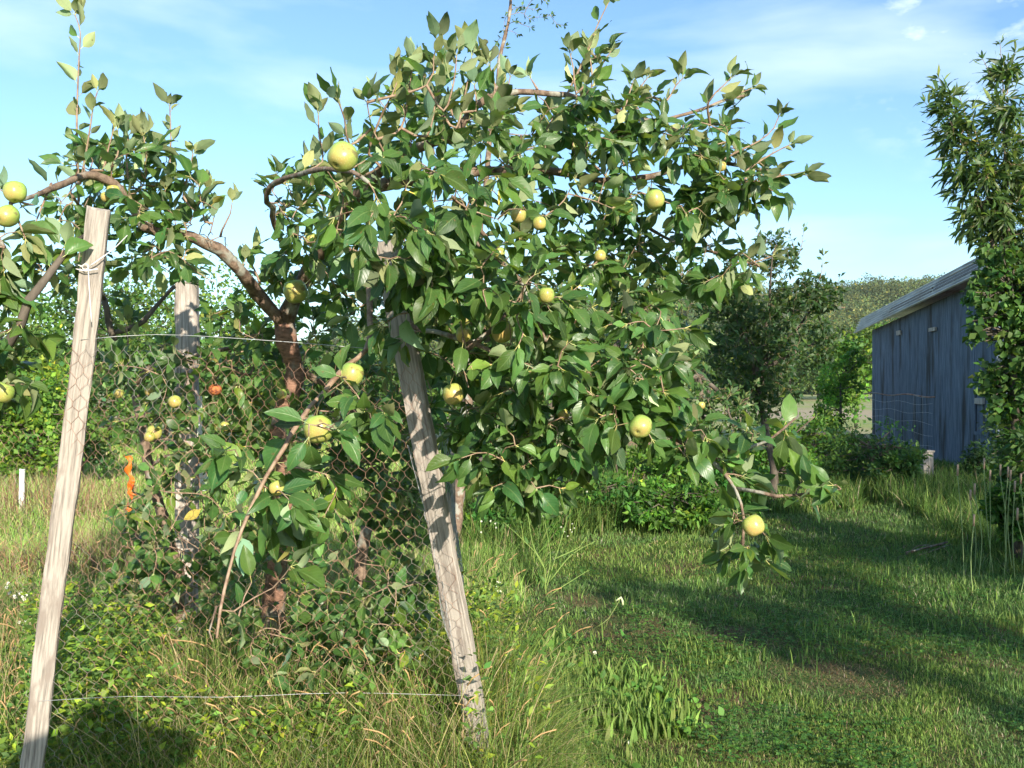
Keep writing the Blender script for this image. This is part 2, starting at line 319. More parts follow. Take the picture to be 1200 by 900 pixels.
class Tree:
    """skeleton of limbs, twigs grown to reach targets, leaves along twigs and in rosettes at their tips"""
    def __init__(s, name, label, base, cat='apple tree', leafm=None, group=None, bark=None):
        s.root = empty(name, label, cat, base, group); s.nodes = []; s.crown = Acc(); s.limbs = []; s.bark = bark or M_BARK; s.leafm = leafm or M_LEAF; s.rt = []
        s.lp=[]; s.ld=[]; s.ln=[]; s.ll=[]
    def limb(s, pts, r0, r1, part='limb', mat=None, jig=.006, label=None, pix=True, ns=9):
        P = np.array([at(*p) if pix else p for p in pts]); P = spline(P, .045)
        k = len(P); P = P + np.cumsum(rng.normal(0, jig*.6, (k,3)), 0)*np.sin(np.linspace(0, math.pi, k))[:,None]
        rad = np.linspace(r0, r1, k)*(1+.09*np.sin(np.arange(k)*1.3+rng.random()*6)+rng.normal(0,.05,k))
        a = Acc(); a.tube(P, rad, ns); o = a.build(part, mat or s.bark, s.root)
        if label: o['label'] = label
        s.nodes.append(P); return P
    def allnodes(s): return np.vstack(s.nodes)
    def leaf(s, p, d, n, l): s.lp.append(p); s.ld.append(d); s.ln.append(n); s.ll.append(l)
    def foliate(s, P, L, start=.3, space=.03, tipn=5, droop=.15, up=.35, face=.55, ang=1.0):
        T = nrm(np.gradient(P, axis=0)); seg = np.r_[0, np.cumsum(np.linalg.norm(np.diff(P, axis=0), axis=1))]; tot = seg[-1]
        a0 = rng.random()*6.28; k = 0; q = start*tot
        ref = nrm(rng.normal(0,1,3))
        while q < tot*.97:
            p = np.array([np.interp(q, seg, P[:,i]) for i in range(3)]); t = nrm(np.array([np.interp(q, seg, T[:,i]) for i in range(3)]))
            x = nrm(np.cross(t, ref)); y = np.cross(t, x); a = a0+k*2.4
            perp = x*math.cos(a)+y*math.sin(a)
            d = nrm(perp*ang+t*.75+A(0,0,up-droop)+rng.normal(0,.18,3))
            n = nrm(A(0,0,.75 if face > 0 else .3)+SUN*face+t*.35+rng.normal(0,.52,3))*(-1 if rng.random() < .06 else 1)
            s.leaf(p, d, n, L*rng.choice([rng.uniform(.35,.7), rng.uniform(.7,1.2)], p=[.3,.7])); k += 1; q += space*rng.uniform(.6,1.5)
        t = T[-1]; x = nrm(np.cross(t, ref)); y = np.cross(t, x)
        for k in range(tipn):
            a = a0+k*2.4; sp = rng.uniform(.25, 1.1)
            d = nrm((x*math.cos(a)+y*math.sin(a))*sp+t*.9+A(0,0,up*.6-droop)+rng.normal(0,.12,3))
            n = nrm(A(0,0,.6)+SUN*face+t*.4+rng.normal(0,.5,3))
            s.leaf(P[-1], d, n, L*rng.uniform(.5,1.1))
    def grow(s, targets, L, maxlen=.6, **kw):
        nod = s.allnodes()
        d0 = np.array([np.linalg.norm(nod-t, axis=1).min() for t in targets])
        for t in np.asarray(targets)[np.argsort(d0)]:
            dist = np.linalg.norm(nod-t, axis=1)+.15*np.maximum(0, nod[:,2]-t[2]); i = int(np.argmin(dist)); p0 = nod[i]; ln = np.linalg.norm(t-p0)
            if ln < .03: t = t+nrm(rng.normal(0,1,3))*.05; ln = np.linalg.norm(t-p0)
            mid = (p0+t)/2+A(0,0,.10*ln)+rng.normal(0,.09*ln,3)
            P = spline([p0, mid, t], .025)
            r = np.linspace(.0024+.003*min(ln,.6), .0014, len(P))
            s.crown.tube(P, r, 5, m=1, cap=False)
            nod = np.vstack([nod, P[1:]])
            s.foliate(P, L, start=max(.15, 1-.28/max(ln,.05)) if ln > .3 else .15, **kw)
        s.nodes = [nod]
    def shoot(s, pts, L=.085, r0=.005, r1=.0018, space=.035, start=.15, **kw):
        P = np.array([at(*p) for p in pts])
        nod = s.allnodes(); i = int(np.argmin(np.linalg.norm(nod-P[0], axis=1)))
        if np.linalg.norm(nod[i]-P[0]) < .7: P = np.vstack([nod[i], P]) if np.linalg.norm(nod[i]-P[0]) > .02 else P
        P = spline(P, .03); s.crown.tube(P, np.linspace(r0, r1, len(P)), 6, m=1, cap=False); s.nodes.append(P)
        s.foliate(P, L, start=start, space=space, up=kw.get('up',.35), droop=kw.get('droop',0), face=kw.get('face',-.55), tipn=kw.get('tipn',4), ang=kw.get('ang',.9))
    def finish(s, wr=.25, rows=6, cols=5, yellow=.012, pet=.22, var=.28, twig=None, clear=None, **kw):
        if clear and s.lp:                              # fruit and wood that the photo shows bare of leaves
            P_ = np.array(s.lp)+nrm(np.array(s.ld))*(np.array(s.ll)*.65)[:,None]; k_ = np.ones(len(P_), bool)
            px_ = CX+P_[:,0]/P_[:,1]*F; py_ = HY-(P_[:,2]-EYE)/P_[:,1]*F
            for (cx_, cy_, r_, D_) in clear: k_ &= ~((np.hypot(px_-cx_, py_-cy_) < r_+.038/P_[:,1]*F) & (P_[:,1] < D_) & (rng.random(len(P_)) < .93))
            s.lp = [q for q, u in zip(s.lp, k_) if u]; s.ld = [q for q, u in zip(s.ld, k_) if u]; s.ln = [q for q, u in zip(s.ln, k_) if u]; s.ll = [q for q, u in zip(s.ll, k_) if u]
        n = len(s.lp)
        if n:
            leaves(s.crown, np.array(s.lp), np.array(s.ld), np.array(s.ln), np.array(s.ll), wr, 0, tints(n, var, yellow), rows, cols, pet=pet, **kw)
        o = s.crown.build('crown', [s.leafm, twig or M_TWIG], s.root); return n

# ================================================================== GROUND
def gz(x, y):
    x = np.asarray(x, float); y = np.asarray(y, float)
    return .035*np.sin(x*.9+1.3)*np.sin(y*.7)+.02*np.sin(x*2.3+y*1.9)+.012*np.sin(x*5.1-y*3.7+1)
def hill_z(x, y):                                       # wooded hill beyond the field
    ridge = 27+4.0*np.sin((x-20)/85)+2.4*np.sin(x/33+1)+1.6*np.sin(x/11+2)+.045*x
    t = np.clip((y-130-.06*np.abs(x))/230, 0, 1); return ridge*(t*t*(3-2*t))-1.2
def grid(x, y):
    X, Y = np.meshgrid(x, y, indexing='ij'); nx, ny = X.shape
    i = np.arange(nx-1)[:,None]*ny; j = np.arange(ny-1)[None]
    return X, Y, np.stack([i+j, i+ny+j, i+ny+j+1, i+j+1], -1).reshape(-1,4)
def snoise(x, y, s, seed=0):                            # smooth value noise
    r = np.random.default_rng(seed); T = r.random((64,64)); x = np.asarray(x)/s+17.3; y = np.asarray(y)/s+5.1
    xi = np.floor(x).astype(int); yi = np.floor(y).astype(int); fx = x-xi; fy = y-yi; fx = fx*fx*(3-2*fx); fy = fy*fy*(3-2*fy)
    g = lambda a,b: T[a%64, b%64]
    return (g(xi,yi)*(1-fx)+g(xi+1,yi)*fx)*(1-fy)+(g(xi,yi+1)*(1-fx)+g(xi+1,yi+1)*fx)*fy
def fb(x, y, s, seed=0): return .55*snoise(x,y,s,seed)+.3*snoise(x,y,s/2.3,seed+1)+.15*snoise(x,y,s/5,seed+2)

gx = np.r_[-900,-400,-150,-70,-40,np.arange(-28,-9,1.5),np.arange(-9,9.01,.15),np.arange(10.5,28,1.5),40,70,150,400,900]
gy = np.r_[-200,-60,-25,-12,-6,np.arange(-3,2,1.0),np.arange(2,16.01,.15),np.arange(17,40,1.5),50,70,110,200,400,1500]
X, Y, Q = grid(gx, gy)
Z = gz(X, Y)*np.clip((60-np.abs(Y))/40, 0, 1)
m, nt, o = newmat('soil and thatch'); L = nt.links.new
t = N(nt, 'ShaderNodeTexCoord')
def nz(scale, detail=6, loc=(0,0,0)):
    mp = N(nt, 'ShaderNodeMapping'); mp.inputs['Scale'].default_value = scale; mp.inputs['Location'].default_value = loc
    n = N(nt, 'ShaderNodeTexNoise'); n.inputs['Scale'].default_value = 1; n.inputs['Detail'].default_value = detail; L(t.outputs['Object'], mp.inputs[0]); L(mp.outputs[0], n.inputs[0]); return n.outputs[0]
def ramp(f, a, b): r = N(nt, 'ShaderNodeMapRange'); r.inputs[1].default_value = a; r.inputs[2].default_value = b; L(f, r.inputs[0]); return r.outputs[0]
def mixrgb(f, a, b):
    x = N(nt, 'ShaderNodeMixRGB')
    if isinstance(f, (int,float)): x.inputs[0].default_value = f
    else: L(f, x.inputs[0])
    for i, c in ((1,a),(2,b)):
        if isinstance(c, tuple): x.inputs[i].default_value = (*c,1)
        else: L(c, x.inputs[i])
    return x.outputs[0]
fine = nz((60,60,60), 8); med = nz((1.6,1.6,1.6), 6); big = nz((.25,.12,.2), 5)
soil = mixrgb(ramp(fine,.35,.65), (.07,.045,.025), (.24,.17,.09))
green = mixrgb(ramp(fine,.3,.7), (.035,.065,.015), (.10,.145,.04))
c = mixrgb(ramp(med,.36,.52), soil, green)
sp = N(nt, 'ShaderNodeSeparateXYZ'); L(t.outputs['Object'], sp.inputs[0])
far = mixrgb(ramp(big,.4,.6), (.33,.30,.17), (.26,.30,.11))     # mown dry field
def mmul(a, b):
    x = N(nt, 'ShaderNodeMath', operation='MULTIPLY'); L(a, x.inputs[0]); L(b, x.inputs[1]); return x.outputs[0]
c = mixrgb(ramp(sp.outputs[1], 17, 30), c, far)
# strip of bare reddish earth, then the pale track
yy = sp.outputs[1]
band = mmul(ramp(yy, 19, 21), ramp(yy, 27, 24)); c = mixrgb(mmul(band, ramp(nz((.5,.7,1),4),.38,.5)), c, (.42,.22,.12))
band2 = mmul(ramp(yy, 40, 43), ramp(yy, 58, 54)); c = mixrgb(band2, c, (.36,.30,.20))
p = N(nt, 'ShaderNodeBsdfPrincipled'); L(c, p.inputs['Base Color']); p.inputs['Roughness'].default_value = .95; p.inputs['Specular IOR Level'].default_value = .1
b = N(nt, 'ShaderNodeBump'); b.inputs['Strength'].default_value = .8; b.inputs['Distance'].default_value = .02; L(fine, b.inputs['Height']); L(b.outputs[0], p.inputs['Normal']); L(p.outputs[0], o.inputs[0]); M_SOIL = m
a = Acc(); a.add(np.stack([X,Y,Z],-1), Q); tag(a.build('ground', M_SOIL), kind='structure')

# hill and its woods
hx = np.arange(-420, 620, 14.0); hy = np.arange(125, 700, 14.0); X, Y, Q = grid(hx, hy)
M_FOREST = noise_mat('forest floor', (.05,.06,.02), (.10,.115,.035), (.2,.2,.2), .95, 0)
a = Acc(); a.add(np.stack([X,Y,hill_z(X,Y)],-1), Q); tag(a.build('hill', M_FOREST), kind='structure')

def blob_leaves(acc, centers, radii, nper, lsize, m=0, tintc=None, rows=2, cols=3, upb=.5, shell=.55, wr=.36, sunb=.4, var=.22, wave=0, droop=0, per=.0, jit=(.8,1.12)):
    """leaf-sized faces through the volume of clumps"""
    centers = np.asarray(centers, float); k = len(centers); radii = np.broadcast_to(np.asarray(radii, float).reshape(-1,1) if np.ndim(radii)==1 else radii, (k,3))
    c = np.repeat(centers, nper, 0); r = np.repeat(radii, nper, 0); n = len(c)
    d = nrm(rng.normal(0,1,(n,3))); rr = rng.random(n)**shell
    P = c+d*r*rr[:,None]*rng.uniform(*jit,(n,1))
    D = nrm(d*.8+rng.normal(0,.6,(n,3))+A(0,0,-droop)); Nn = nrm(d*.7+A(0,0,upb)+rng.normal(0,.45,(n,3)))
    tt = tints(n, var, .02)*(1 if tintc is None else np.repeat(np.asarray(tintc), nper, 0))
    leaves(acc, P, D, Nn, lsize*rng.uniform(.6,1.25,n), wr, m, tt, rows, cols, wave=wave)

# woods: crowns over the hill
n = 3300
wx = rng.uniform(-60, 420, n*2); wy = rng.uniform(132, 420, n*2)
keep = (wx < .62*wy+25) & (wx > -.10*wy-20); wx = wx[keep][:n]; wy = wy[keep][:n]
cr_ = np.exp(rng.normal(1.0, .30, len(wx))); wz = hill_z(wx, wy)+cr_*1.1
tc_ = np.exp(rng.normal(0,.24,len(wx)))[:,None]*np.hstack([1+rng.normal(0,.10,(len(wx),1)), np.ones((len(wx),1)), .9*np.ones((len(wx),1))])
a = Acc(); blob_leaves(a, np.stack([wx,wy,wz],-1), np.stack([cr_,cr_,cr_*1.05],-1), 190, .55, tintc=tc_, rows=2, cols=2, shell=.34, wr=.6, upb=.7, jit=(.9,1.0))
tag(a.build('woodland', M_HILL), kind='stuff')

# ================================================================== SHED
shed = empty('shed', 'weathered blue-grey board shed with corrugated metal roof edge', 'shed', (7.75,15,0))
p0 = A(7.75,15); u2 = nrm(A(.152,1)); n2 = A(-u2[1], u2[0]); ang = math.atan2(u2[1], u2[0])
LEN = 8.7; DEP = 5.2; H0, H1 = 3.30, 2.90
M_SHED = noise_mat('weathered blue-grey paint', (.042,.064,.098), (.165,.210,.275), (42,42,2.2), .9, .9, detail=9, dist=.006, lo=.34, hi=.66, extra=((.040,.042,.046), (4.2,4.2,.8), .50, .66))
M_TIN = noise_mat('corrugated tin', (.42,.45,.47), (.68,.70,.71), (1.2,1.2,8), .42, .05, metal=.65, extra=((.36,.30,.25), (.9,.9,3), .58, .7))
def sw(s, d, z): q = p0+u2*s-n2*d; return A(q[0], q[1], z)   # along the wall, inwards, up
def hz(s): return H0+(H1-H0)*s/LEN
a = Acc(); s = 0; k = 0
while s < LEN-.01:                                       # board by board
    w = min(rng.uniform(.19,.24), LEN-s); e = s+w-.003; o_ = -rng.uniform(0,.004)
    lo_ = .05+rng.uniform(0,.03)
    v = [sw(s,o_,lo_), sw(e,o_,lo_), sw(e,o_,hz(e)), sw(s,o_,hz(s)), sw(s,.05,lo_), sw(e,.05,lo_), sw(e,.05,hz(e)), sw(s,.05,hz(s))]
    a.add(v, [[0,3,2,1],[0,4,7,3],[1,2,6,5],[3,7,6,2],[0,1,5,4]]); s += w
for f in ([sw(0,.06,0),sw(0,DEP,0),sw(0,DEP,H0),sw(0,.06,H0)], [sw(LEN,.06,0),sw(LEN,DEP,0),sw(LEN,DEP,H1),sw(LEN,.06,H1)], [sw(0,DEP,0),sw(LEN,DEP,0),sw(LEN,DEP,H1),sw(0,DEP,H0)], [sw(0,.06,0),sw(LEN,.06,0),sw(LEN,.06,H1),sw(0,.06,H0)]):
    a.add(f, [[0,1,2,3]])
a.build('wall', M_SHED, shed, smooth=False)
# corrugated roof: sheets run along the wall; near edge turned down over the boards
a = Acc(); Sx = np.linspace(-.55, LEN+.75, 40)
def roofrow(prof_d, prof_z):
    kk = len(prof_d); V = np.array([[sw(s_, d_, hz(s_)+z_) for d_, z_ in zip(prof_d, prof_z)] for s_ in Sx])
    i = np.arange(len(Sx)-1)[:,None]*kk; j = np.arange(kk-1)[None]
    a.add(V, np.stack([i+j, i+kk+j, i+kk+j+1, i+j+1], -1).reshape(-1,4))
q = np.linspace(0, 1, 64); cor = np.sin(q*2*math.pi*5.5)*.036      # down-turned strip, seven ribs
sd = -.28+q*.16; szz = -.01+q*.37
roofrow(sd-cor*.95, szz+cor*.35)
q = np.linspace(0, 1, 360); cor = np.sin(q*2*math.pi*52)*.014
roofrow(-.12+q*(DEP+.4), .36+cor+q*.25)
a.build('roof', M_TIN, shed)
def ruler(name, s0, s1, d, z, h, t_, mat):
    a = Acc(); v = []
    for s_ in (s0, s1):
        for dd, zz in ((d-t_,0),(d,0),(d,h),(d-t_,h)): v.append(sw(s_, dd-.0+ .43*zz*0+.16*(zz/.37 if zz else 0), hz(s_)+z+zz))
    a.add(v, [[0,1,2,3],[4,7,6,5],[0,4,5,1],[1,5,6,2],[2,6,7,3],[3,7,4,0]]); return a.build(name, mat, shed, smooth=False)
ruler('fascia_board', .05, 2.55, -.235, .10, .15, .035, M_WOODD); ruler('fascia_board', 2.75, 5.9, -.235, .09, .13, .035, M_WOODD)
for (px, py, w, h) in ((1055,390,.26,.10), (1095,386,.36,.07), (1150,470,.34,.10)):
    # find s on the wall for this px
    ss = min(np.linspace(0, LEN, 400), key=lambda q_: abs(sw(q_,0,0)[0]/sw(q_,0,0)[1]*F+CX-px)); D_ = sw(ss,0,0)[1]; z = EYE+(HY-py)/F*D_
    a = Acc(); v = [sw(ss+sg*w*1.2, dd, z+zz*h/2) for sg in (-.5,.5) for dd, zz in ((-.05,-1),(-.012,-1),(-.012,1),(-.05,1))]
    a.add(v, [[0,1,2,3],[4,7,6,5],[0,4,5,1],[1,5,6,2],[2,6,7,3],[3,7,4,0]]); a.build('batten', M_WOOD2, shed, smooth=False)
a = Acc()                                               # small hatch near the right end
for (s0,s1,z0,z1) in ((.30,.36,.75,1.45),(.95,1.01,.75,1.45),(.30,1.01,1.45,1.51),(.30,1.01,.69,.75)):
    v = [sw(s_, dd, zz) for s_ in (s0,s1) for dd, zz in ((-.035,z0),(-.0125,z0),(-.0125,z1),(-.035,z1))]
    a.add(v, [[0,1,2,3],[4,7,6,5],[0,4,5,1],[1,5,6,2],[2,6,7,3],[3,7,4,0]])
a.build('hatch_frame', M_SHED, shed, smooth=False)
# wire fence along the shed
fr = empty('wire_fence', 'thin rusty livestock wire strung in front of the blue-grey shed wall', 'fence', (7.6,17,0))
a = Acc()
for z in (1.32, 1.18, 1.0, .82, .62, .4):
    P = np.array([sw(s_, -.45, z+.025*math.sin(s_*2.3+z*9)) for s_ in np.linspace(1.9, 7.6, 24)]); a.tube(P, .0022, 4)
a.build('line_wire', M_WIRE, fr)
for s_ in (2.5, 3.1, 4.6, 6.3):
    a = Acc(); a.tube(spline([sw(s_,-.45,.1), sw(s_+.05,-.44,.7), sw(s_+.03,-.45,1.33)], .2), .0025, 4); a.build('stay_wire', M_WIRE, fr)
a = Acc(); a.tube(np.array([sw(s_, -.47, 1.33+.02*math.sin(s_*2.2)) for s_ in np.linspace(1.7,7.4,20)]), .014, 5); a.build('top_rail', M_RUST, fr)
# short pale post
b_ = at(1086, 560, 14.2); b_[2] = 0
pb = empty('marker_post', 'short pale square post at the foot of the blue-grey shed', 'post', b_)
a = Acc(); a.box(b_+A(0,0,.26), (.075,.06,.26)); a.build('post_body', M_WOOD2, pb, smooth=False); a = Acc(); a.box(b_+A(0,0,.535), (.09,.075,.013)); a.build('post_cap', M_WOOD2, pb, smooth=False)

# ================================================================== BACKGROUND TREES AND SHRUBS
def bushy(name, label, cat, base, clumps, nleaf, lsize, mat, group=None, trunk=None, tm=None, tint=(1,1,1), rows=2, wr=.36, twigs=True, cols=3, var=.22, sub=7, shell=.5, droop=0, wave=0):
    """clumps: list of (centre, radii). Each is broken into smaller leafy sub-clumps on twigs."""
    root = empty(name, label, cat, base, group); base = np.array(root.location)
    tr = Acc(); cr = Acc()
    trunk = trunk or [(base, clumps[0][0])]
    sk = []
    for seg in trunk:
        P = spline([np.asarray(q, float) for q in seg], .15); r0 = .022+.016*np.linalg.norm(P[-1]-P[0]); r0 = tm or r0
        tr.tube(P, np.linspace(r0, r0*.35, len(P)), 7); sk.append(P)
    sk = np.vstack(sk)
    tot = sum(np.prod(np.asarray(r, float))**(2/3) for c, r in clumps)
    for c, r in clumps:
        c = np.asarray(c, float); r = np.asarray(r, float)*np.ones(3)
        nl = int(nleaf*np.prod(r)**(2/3)/tot); ns_ = max(3, int(sub*(.6+np.prod(r)**(1/3))))
        d = nrm(rng.normal(0,1,(ns_,3))); cc = c+d*r*(rng.random((ns_,1))**.45)*.86
        rr = r*rng.uniform(.20,.42,(ns_,1))
        tc = tints(ns_, var, 0)*np.array(tint)
        blob_leaves(cr, cc, rr, max(4, nl//ns_), lsize, 0, tc, rows, cols, wr=wr, shell=shell, droop=droop, wave=wave)
        if twigs:
            for q in cc:
                i = int(np.argmin(np.linalg.norm(sk-q, axis=1))); p_ = sk[i]
                P = spline([p_, (p_+q)/2+A(0,0,.05)+rng.normal(0,.04,3), q], .12); tr.tube(P, np.linspace(.012,.004,len(P)), 4, cap=False)
    tr.build('trunk', M_BARKD, root); cr.build('crown', mat, root); return root

# trees behind the meadow on the left (about 20 m away)
hedge = [(20,435,17,.9,1.0,'low pale green shrub at the left edge behind the reddish dry grass',(1.1,1.1,.9)),
 (100,385,22,1.7,1.6,'rounded dark green tree seen just right of the leaning left stake top',(.9,1,.9)),
 (150,350,24,1.5,1.5,'rounded green tree between the leaning left stake and the square grey post',(1.1,1.15,.9)),
 (195,420,21,1.4,1.3,'low green thicket tree directly behind the square grey post',(1.0,1.1,1)),
 (258,375,23,1.7,1.7,'bright green bushy tree just right of the square grey post',(1.15,1.25,.8)),
 (310,435,20,1.2,1.2,'low leafy tree behind the fork of the main apple tree',(.9,1,.9)),
 (380,430,24,1.8,1.5,'dark bushy tree hidden behind the middle of the wire netting',(.7,.8,.8)),
 (455,440,25,1.6,1.4,'dark bushy tree behind the top of the right leaning stake',(.75,.85,.8)),
 (530,440,26,1.8,1.4,'dark bushy tree behind the low right boughs of the main apple tree',(.8,.9,.8)),
 (35,460,13,.8,.8,'bright lime green bush in the meadow left of the leaning stake',(1.35,1.4,.8)),
 (95,470,14.5,.75,.7,'small dark shrub behind the leaning left stake at fence height',(1,1.1,1)),
 (0,400,19,1.3,1.5,'tall green shrub at the left edge of the meadow',(1.1,1.2,.9))]
for px, py, D, rx, rz, lab, tn in hedge:
    c = at(px, py, D); b = A(c[0], c[1], 0)
    top = c[2]; cl = [(c, (rx, rx*.8, rz)), (c+A(-.5*rx, -.3, -.5*rz), (rx*.7,rx*.6,rz*.7)), (c+A(.55*rx, .2, -.45*rz), (rx*.7,rx*.6,rz*.7)), (A(c[0],c[1],max(.5,c[2]*.45)), (rx*.8,rx*.7,max(.5,c[2]*.42)))]
    bushy('broadleaf_tree' if top > 1.6 else 'shrub', lab, 'tree' if top > 1.6 else 'shrub', b, cl, 4200, .13 if D > 16 else .09, M_BUSH, 'trees and shrubs behind the meadow', tint=tn, sub=16)
# dark tree line at the far side of the field (behind the shed corner)
for k, (px, D, h, rx) in enumerate([(790,95,9,5),(840,100,9,5),(880,92,8,5),(925,88,8,4.5),(960,96,9,4.5),(1000,90,8.5,4),(1030,96,9.5,5),(1075,100,10,5),(700,98,8,5),(640,100,8,5)]):
    b = at(px, 450, D); b[2] = 0
    bushy('field_edge_tree', 'dark tree in the row where the dry field meets the wooded hill', 'tree', b, [(b+A(0,0,h*.5),(rx,rx*.8,h*.42)), (b+A(rx*.4,-1,h*.35),(rx*.7,rx*.6,h*.35))], 3600, .34, M_BUSH, 'trees along the far edge of the field', tint=(.62,.64,.55), sub=9, tm=.25, twigs=False, cols=2)
# small light green trees left of the shed
c = at(985,448,21); bushy('young_tree', 'small light green tree standing left of the shed corner', 'tree', A(c[0],c[1],0), [(c,(.55,.5,.6)),(c+A(-.15,0,-.65),(.45,.4,.5)),(c+A(.2,0,.45),(.3,.3,.35))], 2600, .085, M_BUSH, tint=(1.25,1.5,.8), sub=12)
c = at(1003,420,33); bushy('leafy_tree', 'green tree behind the small light green tree and left of the shed eave', 'tree', A(c[0],c[1],0), [(c,(1.3,1.1,1.4)),(c+A(-.3,0,-1.1),(1.1,1,1.1))], 2200, .19, M_BUSH, tint=(1,1.15,.7), sub=12)

# mid-distance apple trees
M_LEAFSHADE = leaf_mat('shade-darkened apple leaf', (.028,.062,.017), (.11,.15,.07), veins=False, gloss=.5)  # shade from neighbouring trees put into the leaf colour of one tree
def far_apple(label, px, D, spec, base_px, nt_, L, shoots, tn=None, fruits=(), lean=0, group='apple trees farther down the orchard'):
    b = at(base_px, 450, D); b[2] = 0
    t = Tree('apple_tree', label, b, 'apple tree', M_LEAFSHADE if 'dark leafy' in label else M_LEAF2, group, M_BARKD)
    fork = at(px, spec[0][1]+20 if False else 440, D)
    t.limb([tuple(b), tuple(b+A(.02,0,.5)), tuple((b+fork)/2+A(.02,0,.25)), tuple(fork)], .055, .035, 'trunk', pix=False)
    for (cx, cy, rx, ry) in spec: t.limb([(px,440,D), ((px+cx)/2+6, (440+cy)/2-6, D+rng.uniform(-.2,.2)), (cx, cy, D+rng.uniform(-.5,.5))], .03, .009, ns=6)
    tg = []
    for (cx, cy, rx, ry) in spec:
        k = int(nt_*rx*ry/sum(s_[2]*s_[3] for s_ in spec))
        d = nrm(rng.normal(0,1,(k,3))); q = d*(rng.random((k,1))**.4); c_ = at(cx, cy, D)
        tg.append(c_+q*A(rx/F*D, rx/F*D*.9, ry/F*D))
    t.grow(np.vstack(tg), L, space=.05, tipn=6)
    for sh in shoots: t.shoot([(x, y, D+rng.uniform(-.2,.2)) for x, y in sh], L=L*.9, space=.07, r0=.007)
    t.finish(rows=2, cols=3, pet=.2, var=.25)
    for fx, fy, fr in fruits: apple(t.root, at(fx, fy, D-.6), .035, mat=M_APPLEY)
    return t
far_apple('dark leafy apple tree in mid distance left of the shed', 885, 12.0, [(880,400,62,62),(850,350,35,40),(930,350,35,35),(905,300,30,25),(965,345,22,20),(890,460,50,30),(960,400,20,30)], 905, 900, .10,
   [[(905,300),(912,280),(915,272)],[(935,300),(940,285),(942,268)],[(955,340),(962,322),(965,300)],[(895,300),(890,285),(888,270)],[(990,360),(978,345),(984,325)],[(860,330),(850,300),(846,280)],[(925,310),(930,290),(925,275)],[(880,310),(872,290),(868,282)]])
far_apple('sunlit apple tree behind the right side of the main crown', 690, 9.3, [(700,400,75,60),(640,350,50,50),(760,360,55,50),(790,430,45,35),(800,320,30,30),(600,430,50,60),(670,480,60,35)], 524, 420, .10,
   [[(745,330),(752,300),(750,270)],[(800,330),(812,300),(818,270)],[(780,340),(775,310),(770,290)]], fruits=((822,475,1),(660,487,1),(775,455,1)))
far_apple('low spreading apple tree right of centre with small yellow fruit', 820, 10.5, [(830,470,55,25),(790,490,45,25),(860,500,40,22),(740,470,45,40)], 815, 300, .09,
   [[(870,480),(880,460),(886,448)],[(820,460),(822,440),(828,428)],[(765,470),(760,450),(762,430)]])
# tall thin tree whose tip shows above the crown
b = at(532, 450, 8.5); b[2] = 0
t = Tree('apple_tree', 'tall spindly tree whose bare stem and leafy tip rise above the main crown', b, 'apple tree', M_LEAF2, None, M_BARK)
t.limb([tuple(b), tuple(at(548,450,8.5)), tuple(at(556,330,8.5))], .06, .035, 'trunk', pix=False)
t.limb([(556,330,8.5),(572,200,8.4),(583,110,8.4),(590,62,8.4),(598,20,8.4),(600,-30,8.4)], .03, .012)
tg = [at(x,y,8.4+rng.uniform(-.25,.25)) for x,y in [(597,15),(605,25),(612,8),(620,22),(628,12),(636,20),(645,18),(652,28),(590,35),(583,48),(592,55),(615,-8),(600,-12),(632,-2),(622,32),(588,70),(640,2),(660,30),(610,-25),(625,-25),(606,40)]]
t.grow(np.array(tg), .055, space=.04, tipn=6); t.finish(rows=2, cols=3, pet=.2)

# narrow-leaved tree at the right edge
def narrow_tree(label, base, D, limbs, masses, L=.12, n_scale=1):
    t = Tree('peach_tree', label, base, 'tree', M_PEACH, None, M_BARKD)
    t.limb([tuple(base), tuple(at(*limbs[0][0]))], .09, .07, 'trunk', pix=False)
    for l_ in limbs: t.limb(l_, .035, .005, ns=7)
    tg = []
    for (cx, cy, rx, ry, k) in masses:
        d = nrm(rng.normal(0,1,(k,3))); q = d*(rng.random((k,1))**.5); tg.append(at(cx,cy,D)+q*A(rx/F*D, rx/F*D*.9, ry/F*D))
    t.grow(np.vstack(tg), L, space=.028, tipn=7, droop=.55, up=.25, face=.3, ang=.85)
    return t
D_ = 8.2; b = at(1195,450,D_); b[2] = 0
t = narrow_tree('tall narrow-leaved tree rising above the shed roof at the right edge', b, D_,
   [[(1190,420,D_),(1185,300,D_),(1180,200,D_),(1176,120,D_)], [(1188,380,D_),(1165,250,D_),(1135,185,D_),(1112,140,D_)], [(1190,400,D_),(1220,250,D_),(1240,120,D_)], [(1190,400,D_),(1158,280,D_),(1145,225,D_)]],
   [(1178,85,14,28,18),(1176,135,26,34,40),(1105,120,16,18,16),(1122,155,26,28,40),(1138,200,34,34,48),(1180,195,34,45,55),(1165,255,38,40,90),(1205,230,30,90,70),(1190,300,38,45,80),(1230,320,40,60,60)], L=.15)
for sh in ([(1125,150),(1112,118),(1100,92)],[(1135,165),(1130,130),(1124,112)],[(1176,110),(1174,78),(1172,52)],[(1180,110),(1185,80),(1190,62)],[(1105,130),(1092,128),(1084,120)],[(1150,190),(1142,150),(1140,128)],[(1170,100),(1160,85),(1152,70)]): t.shoot([(x_,y_,D_) for x_,y_ in sh], L=.12, space=.04, droop=.35, up=.2, r0=.006, tipn=7)
t.finish(wr=.105, rows=3, cols=3, pet=.1, yellow=.03, shape=.9)
